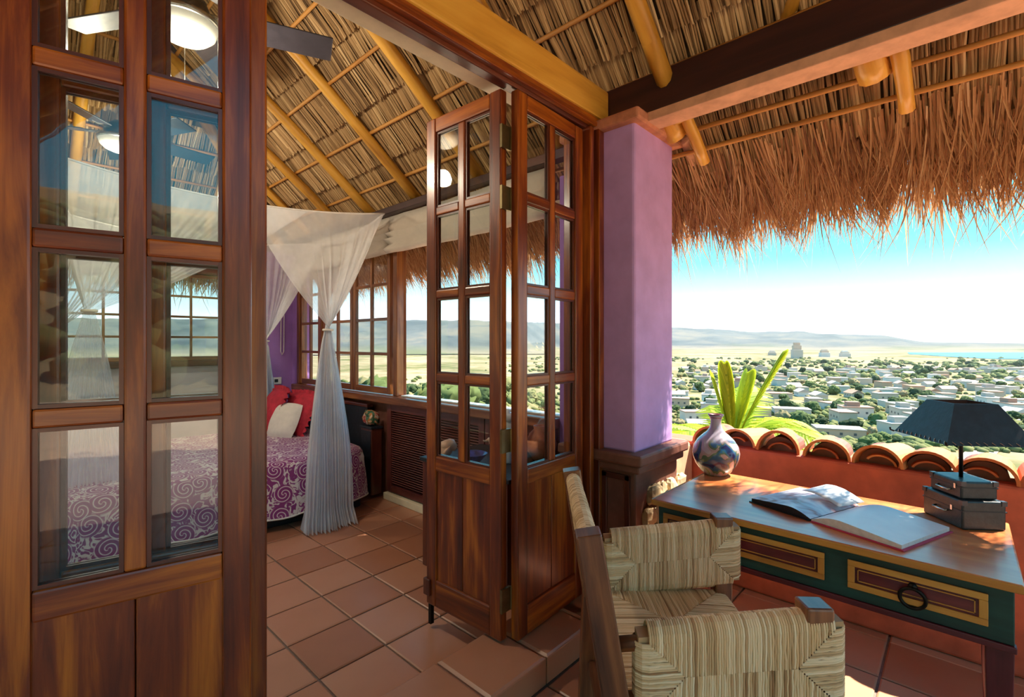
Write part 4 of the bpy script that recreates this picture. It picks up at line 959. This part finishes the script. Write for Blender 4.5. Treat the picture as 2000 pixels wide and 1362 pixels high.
# ceiling fans with lamps
def fan(lab, x, y, z, a0, energy):
    f = thing('ceiling_fan', lab, 'ceiling fan', (x, y, z), a0, 'ceiling fans under the thatch')
    top = Z0 + MS*(X0 - x) - .08 if x > RX else RIDGE - .1
    top = min(top, Z0 + MS*(YH - y) - .08)
    MB().tube([(0, 0, .10), (0, 0, top - z)], .012, 10).build('rod', 'dark_metal', f, smooth=True)
    MB().lathe([(0, .17), (.05, .165), (.09, .13), (.105, .09), (.10, .05), (.06, .02), (0, .02)], 28).build('motor_housing', 'dark_metal', f, smooth=True)
    for k in range(5):
        R_ = Matrix.Rotation(2*math.pi*k/5, 4, 'Z')
        b = bx((.20, -.082, .070), (.66, .082, .078), R_ @ Matrix.Rotation(-.22, 4, 'X')).build('blade', 'dark_metal', f, .012)
        bx((.08, -.016, .075), (.24, .016, .084), R_ @ Matrix.Rotation(.10, 4, 'X')).build('blade_arm', 'steel', f, .002)
    MB().lathe([(.10, .045), (.145, .040), (.150, .025), (.143, .010), (.138, .014)], 36).build('lamp_rim', 'steel', f, smooth=True)
    MB().lathe([(.138, .018), (.128, -.018), (.100, -.045), (.06, -.062), (.0, -.068)], 36).build('lamp_glass', 'lamp_bowl', f, smooth=True)
    MB().tube([(0, 0, -.066), (0, 0, -.25)], .0018, 5).build('pull_chain', 'steel', f)
    ld = bpy.data.lights.new('fan_fill_light', 'POINT'); ld.energy = energy; ld.color = (1, .87, .66); ld.shadow_soft_size = .06  # fill light added below the bowl to brighten the dark bedroom
    lo = bpy.data.objects.new('fan_fill_light', ld); COL.objects.link(lo); lo.parent = f; lo.location = (0, 0, -.30)
fan('ceiling fan with round lamp nearest the folding doors', .63, 2.71, 2.90, math.radians(-22), 15)
fan('ceiling fan with round lamp farther back over the bed', .69, 4.80, 2.95, math.radians(8), 13)
# table inside by the doors with shells and bowls
tb = thing('side_table', 'dark side table behind the folding door leaves', 'table', (2.12, 2.16, 0))
bx((-.27, -.42, .655), (.27, .36, .68)).build('table_top', 'black_paint', tb, .004)
for x in (-.24, .24):
    for y in (-.38, .32): bx((x - .02, y - .02, 0), (x + .02, y + .02, .655)).build('leg', 'dark_wood', tb, .003)
bx((-.25, -.39, .58), (.25, .33, .655)).build('apron', 'dark_wood', tb, .002)
o = MB().lathe([(0, 0), (.04, 0), (.05, .01), (.085, .05), (.09, .055), (.083, .054), (.045, .016), (0, .012)], 28).build('bowl', 'blue_glaze', None, smooth=True, label='blue glazed bowl on the dark side table', cat='bowl'); o.location = (1.98, 2.16, .681)
def conch(lab, loc, s, rz):
    m = MB(); P = []
    for i in range(26):
        t = i/25; a = t*4.2*math.pi; r = .075*(1 - t)**1.2 + .002; c = Vector((.05*(1 - t)*math.cos(a)*.7, .05*(1 - t)*math.sin(a)*.7, .02 + .13*t)); P.append(c)
    m.tube(P, [(.055*(1 - i/25)**1.3 + .003)*(1 + .12*math.sin(i*2.1)) for i in range(26)], 10)
    o = m.build('conch_shell', 'shell', None, smooth=True, label=lab, cat='shell', group='shells on the side table'); o.location = loc; o.scale = (s, s, s); o.rotation_euler = (0, math.radians(80), rz); return o
conch('pink conch shell at the near edge of the side table', (1.95, 2.36, .733), .8, .6)
conch('larger orange conch shell by the white canister', (2.24, 2.10, .755), 1.15, 2.4)
cn_ = thing('canister', 'tall white canister on the side table behind door glass', 'canister', (2.14, 2.02, .681))
MB().lathe([(0, 0), (.055, 0), (.056, .004), (.056, .26), (.05, .268), (0, .27)], 30).build('canister_body', 'tin_white', cn_, smooth=True)
MB().lathe([(.058, .25), (.060, .252), (.060, .285), (.05, .292), (.012, .295), (.012, .31), (0, .312)], 30).build('lid', 'tin_white', cn_, smooth=True)
o = MB().lathe([(0, 0), (.05, 0), (.085, .05), (.095, .10), (.075, .16), (.045, .19), (.05, .21), (.042, .21), (.036, .19), (0, .15)], 28).build('clay_jar', 'terracotta_pot', None, smooth=True, label='round terracotta jar at the back of the side table', cat='jar'); o.location = (2.31, 1.90, .681)
# wall socket and pull cord on the purple wall
sk = thing('wall_socket', 'white electrical socket plate on the purple wall', 'socket', (2.26, 5.845, .96))
bx((-.06, -.010, -.04), (.06, 0, .04)).build('plate', 'white_plastic', sk, .004); bx((-.02, -.013, -.018), (.02, -.0105, .018)).build('outlet', 'black_paint', sk, .002)
m = MB(); m.tube([(2.32, 5.835, 2.40), (2.315, 5.835, 1.9), (2.31, 5.835, 1.30), (2.325, 5.835, 1.26), (2.345, 5.835, 1.30), (2.35, 5.835, 1.9), (2.345, 5.835, 2.40)], .005, 6); m.build('pull_cord', 'rope', None, smooth=True, label='white looped pull cord hanging on the purple wall', cat='cord')
# =================================================================== OUTSIDE
GZ = -44.0
RIDGEPX = [(300, -46), (585, -44), (780, -43), (950, -42), (1150, -36), (1318, -30), (1410, -26), (1450, -21), (1560, -22), (1640, -16), (1735, -14), (1802, -1.5), (2000, 1), (2400, 2)]
def px_az(px): return YAW - math.atan((px - 1000)/947)
def ridge_h(az, R):
    u = math.tan(YAW - az) if abs(YAW - az) < 1.4 else 5
    px = 1000 + 947*u
    pts = RIDGEPX
    if px <= pts[0][0]: r = pts[0][1]
    elif px >= pts[-1][0]: r = pts[-1][1]
    else:
        for (a, ra), (b, rb) in zip(pts, pts[1:]):
            if a <= px <= b: r = ra + (rb - ra)*(px - a)/(b - a); break
    return EYE - r/947*R*math.cos(YAW - az)
def ss(a, b, x): t = min(1, max(0, (x - a)/(b - a))); return t*t*(3 - 2*t)
def ground(r, az):
    east = 1 - ss(math.radians(32), math.radians(44), az)
    n = mnoise.noise(Vector((r*math.cos(az)*.004, r*math.sin(az)*.004, 0)))
    ze = -2.0 + (GZ + 2)*ss(3, 150, r)**.75
    zn = -1.8 - .095*r if r < 400 else -39.8 - 4.2*ss(400, 700, r)
    zn += 2.5*n*ss(30, 120, r)
    z = ze*east + zn*(1 - east)
    deg = math.degrees(az) % 360
    back = ss(105, 150, deg) if deg < 200 else 1 - ss(265, 305, deg)
    zh = -.8 + .30*max(0, r - 14) - .15*max(0, r - 120)  # rise behind the house, out of view, added for the door glass to reflect
    if back >= 1: return zh + 2*n
    # hills of the far ridge
    R = 6200*east + 3000*(1 - east); k = ss(R*.62, R, r)
    h = ridge_h(az, R)
    z2 = GZ + (h - GZ)*k
    if r > R: z2 = GZ + (h - GZ)*(1 - ss(R, R*1.4, r))
    if r > R*.6: z = z2 + k*(14 if east > .5 else 10)*mnoise.noise(Vector((az*40, r*.0012, 3))) *(1 if h > 30 else .15)
    return z*(1 - back) + zh*back
def polar(name, rr, a0, a1, na, mat, lab):
    P = []
    for r in rr: P.append([(r*math.cos(a), r*math.sin(a), ground(r, a) + (0 if name == 'ground' else (3 if a > .66 else -5*(1 - ss(2800, 3300, r))))) for a in [a0 + (a1 - a0)*j/na for j in range(na + 1)]])
    return MB().grid(P).build(name, mat, None, 0, True, kind='structure', label=lab)
rr = [3.4*(1.055**i) for i in range(0, 130)]; rr = [r for r in rr if r < 3300]
GROUND = polar('ground', rr, math.radians(-120), math.radians(240), 440, 'terrain_ground', 'dry valley floor with fields and scrub below the veranda')
polar('hills', [1850*(1.028**i) for i in range(60)], math.radians(-60), math.radians(150), 330, 'hill_scrub', 'hazy ridge of hills along the horizon')
# sea inlet at the right
sea = MB(); sp = []
for px, py in ((1776, 692), (1800, 693), (1830, 695), (1858, 697), (1890, 698.5), (1940, 701), (2000, 701.5), (2200, 704), (2500, 706)):
    p = at(px, py, GZ + 1.2); sp.append(p)
far = [at(px, 688.4, GZ + 1.2) for px in (2500, 2200, 2000, 1900, 1840, 1800, 1772)]
k = 0; sea.v = [tuple(p) for p in sp + far]; sea.face(tuple(range(len(sea.v)))); sea.build('sea', 'sea_water', kind='structure', label='strip of bright blue bay water near the horizon')
# road
rd = MB()
def ribbon(pts, w, z):
    Q = [at(px, py, z) for px, py in pts]; P = []; L = []; R_ = []
    for a, b in zip(Q, Q[1:]): P += [a.lerp(b, t/6) for t in range(6)]
    P.append(Q[-1])
    for p in P: p.z = ground(math.hypot(p.x, p.y), math.atan2(p.y, p.x)) + .45
    for i, p in enumerate(P):
        t = (P[min(i + 1, len(P) - 1)] - P[max(0, i - 1)]).normalized(); s = Vector((t.y, -t.x, 0))*w/2; L.append(p + s); R_.append(p - s)
    rd.grid([L, R_])
ribbon([(1763, 930), (1768, 880), (1772, 845), (1790, 820), (1830, 800)], 9, GZ + .5)
ribbon([(1880, 870), (1940, 815), (1990, 776), (2080, 730), (2300, 712)], 14, GZ + .5)
ribbon([(1900, 900), (1960, 838), (2010, 800), (2090, 750), (2320, 722)], 9, GZ + .5)
rd.build('road', 'road', kind='structure', label='pale dirt roads crossing the valley town')
# ---- houses
def gz(p): return ground(math.hypot(p[0], p[1]), math.atan2(p[1], p[0]))
hm_wall = {}
def house_parts(w, d, h, kind):
    b = MB(); b.box((-w/2, -d/2, -1), (w/2, d/2, h))
    r = MB()
    if kind == 'gable': r.prism([(-d/2 - .5, h - .1), (d/2 + .5, h - .1), (0, h + d*.28)], 0, -w/2 - .5, w/2 + .5)
    else:
        r.box((-w/2 - .25, -d/2 - .25, h), (w/2 + .25, d/2 + .25, h + .5))
        if kind == 'tower': r.box((-w*.1, -d*.2, h + .5), (w*.32, d*.3, h + 3.2))
    return b, r
variants = []
for i, (w, d, h, kd) in enumerate(((11, 9, 3.6, 'flat'), (14, 9, 6.2, 'flat'), (9, 8, 3.2, 'gable'), (16, 10, 6.5, 'tower'), (20, 11, 4.2, 'flat'), (12, 9, 4, 'gable'))):
    b, r = house_parts(w, d, h, kd)
    ob = b.build('t', 'house_wall'); orr = r.build('t', 'house_roof'); variants.append((ob.data, orr.data, w, d, h, kd))
    bpy.data.objects.remove(ob); bpy.data.objects.remove(orr)
wm_ = bx((-.6, -.08, -.6), (.6, .08, .6)).build('t', 'house_window'); wme = wm_.data; bpy.data.objects.remove(wm_)
hs = []; tries = 0
while len(hs) < 190 and tries < 6000:
    tries += 1
    px = rnd.uniform(1318, 2015) if len(hs) < 150 else rnd.choice((rnd.uniform(1180, 1318), rnd.uniform(2015, 2200))); py = 722 + 140*rnd.random()**1.5
    if py > 790 and rnd.random() < .55: continue
    p = at(px, py, GZ); r = math.hypot(p.x, p.y)
    if any((p.x - q[0])**2 + (p.y - q[1])**2 < 25**2 for q in hs) or r < 155: continue
    hs.append((p.x, p.y, r))
hs.sort(key=lambda q: q[2])
HL = {'flat': 'pale flat-roofed house in the valley town below the parapet', 'gable': 'small pitched-roof house among the trees of the valley town', 'tower': 'white two-storey house with roof tower in the valley town'}
for i, (x, y, r) in enumerate(hs):
    wd = variants[rnd.choice((0, 1, 1, 2, 3, 4, 5))]
    z = gz((x, y)); rz = rnd.choice((0, math.pi/2)) + rnd.uniform(-.25, .25) + .5
    o = thing('house', HL[wd[5]], 'house', (x, y, z), rz, 'houses of the valley town: ' + wd[5])
    link('walls', wd[0], o); link('roof', wd[1], o)
    if i < 55:
        for q in range(3):
            for s in (-1, 1):
                w_ = link('window', wme, o); w_.location = (wd[2]*(q - 1)*.28, s*wd[3]/2, wd[4]*.55)
# hotel blocks far off
for lab, px, py, w, h in (('pale stepped resort tower at the foot of the far hills', 1556, 700, 95, 46), ('low white hotel slab left of the stepped resort tower', 1508, 694, 80, 18), ('white hotel slab right of the stepped resort tower', 1610, 697, 70, 24), ('white hotel block halfway to the bay', 1650, 697, 60, 20)):
    p = at(px, py, GZ); o = thing('hotel', lab, 'building', (p.x, p.y, gz(p)), .3)
    bx((-w/2, -12, 0), (w/2, 12, h*.55)).build('lower_block', 'house_wall', o)
    bx((-w*.3, -10, h*.55), (w*.32, 10, h*.82)).build('middle_block', 'house_wall', o)
    bx((-w*.12, -8, h*.82), (w*.2, 8, h)).build('top_block', 'house_wall', o)
# ---- trees
def crown(seed, lumps=8, sub=3):
    import bmesh
    r = random.Random(seed); bm = bmesh.new()
    for i in range(lumps):
        a = r.uniform(0, 6.28); q = r.uniform(0, .55) if i else 0; s = r.uniform(.38, .6) if i else .62
        M_ = Matrix.Translation((q*math.cos(a), q*math.sin(a), .55 + r.uniform(-.15, .28))) @ Matrix.Diagonal((s, s, s*.8, 1))
        res = bmesh.ops.create_icosphere(bm, subdivisions=sub, radius=1, matrix=M_)
        for v in res['verts']: v.co += Vector((mnoise.noise(v.co*5 + Vector((seed, 0, 0))), mnoise.noise(v.co*5 + Vector((0, seed, 0))), mnoise.noise(v.co*5)))*.16 + Vector((mnoise.noise(v.co*15 + Vector((seed, 0, 0))), mnoise.noise(v.co*15 + Vector((0, seed, 0))), mnoise.noise(v.co*15)))*.12
    me = bpy.data.meshes.new('crown'); bm.to_mesh(me); bm.free(); me.shade_smooth(); me.materials.append(MATS['tree_leaf']); return me
crowns = [crown(i) for i in range(5)]
tk = MB().tube([(0, 0, -.3), (.02, 0, .25), (0, .02, .5)], [.06, .05, .04], 6).build('t', 'brown_plaster'); tkm = tk.data; bpy.data.objects.remove(tk)
spots = []
def free(p, d): return all((p.x - q[0])**2 + (p.y - q[1])**2 > (1.12*(d + q[3]))**2 for q in spots) and all((p.x - q[0])**2 + (p.y - q[1])**2 > (1.1*d + 11)**2 for q in hs)
n_e = 0; tries = 0
while n_e < 195 and tries < 9000:
    tries += 1
    px = rnd.uniform(1315, 2015); py = 708 + 175*rnd.random()**.75
    p = at(px, py, GZ); r = math.hypot(p.x, p.y); s = rnd.uniform(3, 6.5)*(1 if r < 800 else 1.5)
    if r < 155 or not free(p, s): continue
    spots.append((p.x, p.y, r, s)); n_e += 1
n_n = 0; tries = 0
while n_n < 100 and tries < 5000:
    tries += 1
    az = math.radians(rnd.uniform(38, 92)); r = 40*(11**rnd.random()); p = Vector((r*math.cos(az), r*math.sin(az), 0)); s = rnd.uniform(1.6, 3.6)*(1 if r < 150 else 1.7)
    if not free(p, s): continue
    spots.append((p.x, p.y, r, s)); n_n += 1
for i, (x, y, r, s) in enumerate(spots):
    east = i < n_e
    o = thing('tree', 'leafy tree scattered between the houses of the valley town' if east else 'bushy green tree on the slope outside the bedroom window', 'tree', (x, y, gz((x, y))), rnd.uniform(0, 6.28), 'trees of the valley town' if east else 'trees on the slope north of the house')
    o.scale = (s, s, s*rnd.uniform(.8, 1.25)); link('crown', crowns[i % 5], o); link('trunk', tkm, o)
# countless small scrub beyond
import bmesh
bm = bmesh.new()
me = bpy.data.meshes.new('scrub'); sv = []; sf = []
ico = bmesh.new(); bmesh.ops.create_icosphere(ico, subdivisions=1, radius=1); iv = [v.co.copy() for v in ico.verts]; iff = [tuple(v.index for v in f.verts) for f in ico.faces]; ico.free()
def blob(x, y, z, s):
    k = len(sv); a = rnd.uniform(0, 6)
    for v in iv:
        q = .75 + .5*rnd.random(); sv.append((x + s*q*v.x, y + s*q*v.y, z + s*.35 + s*.75*q*v.z))
    sf.extend(tuple(k + j for j in f) for f in iff)
def near_house(x, y): return any((x - q[0])**2 + (y - q[1])**2 < 130 for q in hs)
for _ in range(3600):
    px = rnd.uniform(1310, 2020); py = 700 + 185*rnd.random()**1.1; p = at(px, py, GZ)
    if mnoise.noise(Vector((p.x*.006, p.y*.006, 1))) < -.05 - .25*(py > 780) or near_house(p.x, p.y): continue
    blob(p.x, p.y, gz(p), rnd.uniform(1.0, 2.8)*(1 if py > 740 else 2.2))
for _ in range(1500):
    az = math.radians(rnd.uniform(36, 95)); r = 22*(28**rnd.random()); blob(r*math.cos(az), r*math.sin(az), gz((r*math.cos(az), r*math.sin(az))), rnd.uniform(.5, 1.2)*(r/60)**.5)
for _ in range(3200):
    az = math.radians(rnd.uniform(-28, 46)); r = 60*(25**rnd.random()); x, y = r*math.cos(az), r*math.sin(az)
    if mnoise.noise(Vector((x*.006, y*.006, 1))) < -.15 or near_house(x, y): continue
    u_ = math.tan(YAW - az)
    blob(x, y, gz((x, y)), rnd.uniform(.5, 1.4)*(r/120)**.6)
for _ in range(900):
    az = math.radians(rnd.uniform(150, 265)); r = rnd.uniform(17, 80); blob(r*math.cos(az), r*math.sin(az), gz((r*math.cos(az), r*math.sin(az))), rnd.uniform(.5, 1.6))  # bushes on the unseen rise behind, added for reflections in the glass
bm.free()
me.from_pydata(sv, [], sf); me.shade_smooth(); me.materials.append(MATS['tree_leaf']); link('scrub', me, GROUND, kind='stuff')
bx((3.11, -5, -1.6), (7.5, 8.5, -1.2)).build('bounce_terrace', 'bounce_tile', None, .01, kind='structure', label='unseen warm slab added below the parapet to bounce sunlight up to the eaves')  # added out of view, throws warm light up under the thatch
bx((-6.5, -12.0, -.30), (3.1, -4.61, -.02)).build('bounce_paving', 'bounce_tile', None, .01, kind='structure', label='unseen paving added beyond the veranda end to bounce sunlight in')  # added out of view, throws sunlight onto the veranda side
bx((-6.5, -4.60, -.30), (-3.01, 1.39, -.02)).build('bounce_paving', 'bounce_tile', None, .01, kind='structure', label='unseen paving added on the hill side to bounce sunlight into the veranda')  # second added slab out of view, same bounce from the hill side
# ---- palm just beyond the parapet
pm = thing('palm', 'young palm with bright yellow green fronds rising behind the parapet', 'palm tree', (4.25, 1.42, -2.08))
MB().tube([(0, 0, .88), (.03, .02, 1.6), (0, 0, 2.60)], [.10, .085, .07], 10).build('trunk', 'brown_plaster', pm, smooth=True)
def frond(az, el, L, curl, w, fold, tone, leaflets=26):
    m = MB(); base = Vector((0, 0, 2.55)); h = Vector((math.cos(az), math.sin(az), 0)); P = []
    p = base.copy(); e = el; n = 22
    for i in range(n + 1):
        P.append(p.copy()); d = h*math.cos(e) + Vector((0, 0, 1))*math.sin(e); p = p + d*L/n; e -= curl/n
    m.tube(P, [.012*(1 - .85*i/n) for i in range(n + 1)], 5, tone)
    side = Vector((-h.y, h.x, 0))
    for i in range(leaflets):
        t = .18 + .80*i/leaflets; q = t*n; a = int(q); pp = P[a].lerp(P[min(a + 1, n)], q - a); tg = (P[min(a + 1, n)] - P[max(a - 1, 0)]).normalized()
        ll = w*math.sin(math.pi*min(1, .12 + .86*t))**.7
        for s in (-1, 1):
            d = (side*s*(1 - fold) + tg*(.55 + fold) + Vector((0, 0, -.15))).normalized(); up = d.cross(side*s).normalized()
            Q = [pp, pp + d*ll*.5, pp + d*ll + Vector((0, 0, -ll*.22))]
            m.strand(Q, [.030, .036, .003], (tg.cross(d).cross(d).normalized(), tg.cross(d).normalized()), min(1, max(0, tone + rnd.gauss(0, .12))), .2)
    m.build('frond', 'palm_green', pm)
# camera-side unopened spears, then the arching crown
frond(math.radians(-75), math.radians(72), .92, .20, .40, .72, .88, 34)
frond(math.radians(-40), math.radians(82), .66, .12, .40, .70, .85, 34)
frond(math.radians(110), math.radians(80), .66, .1, .36, .70, .80, 34)
frond(math.radians(160), math.radians(86), .74, .1, .36, .75, .75, 34)
for k_ in range(11):
    frond(math.radians(33*k_ + rnd.uniform(-8, 8)), math.radians(rnd.uniform(32, 62)), rnd.uniform(.75, 1.15), rnd.uniform(1.1, 1.8), .34, .25, rnd.uniform(.35, .7))

# ---- haze over the valley
hz = bx((300, -6000, -120), (9000, 9000, 320))
m, n, l, p = nodes_of('haze'); n.remove(p); vs_ = n.new('ShaderNodeVolumeScatter'); vs_.inputs['Color'].default_value = (.90, .95, 1, 1); vs_.inputs['Density'].default_value = 4.2e-5; vs_.inputs['Anisotropy'].default_value = .2
l.new(vs_.outputs[0], n['Material Output'].inputs['Volume']); MATS['haze'] = m
hz.build('haze', 'haze', kind='stuff', label='thin bright haze over the distant valley', cat='haze')
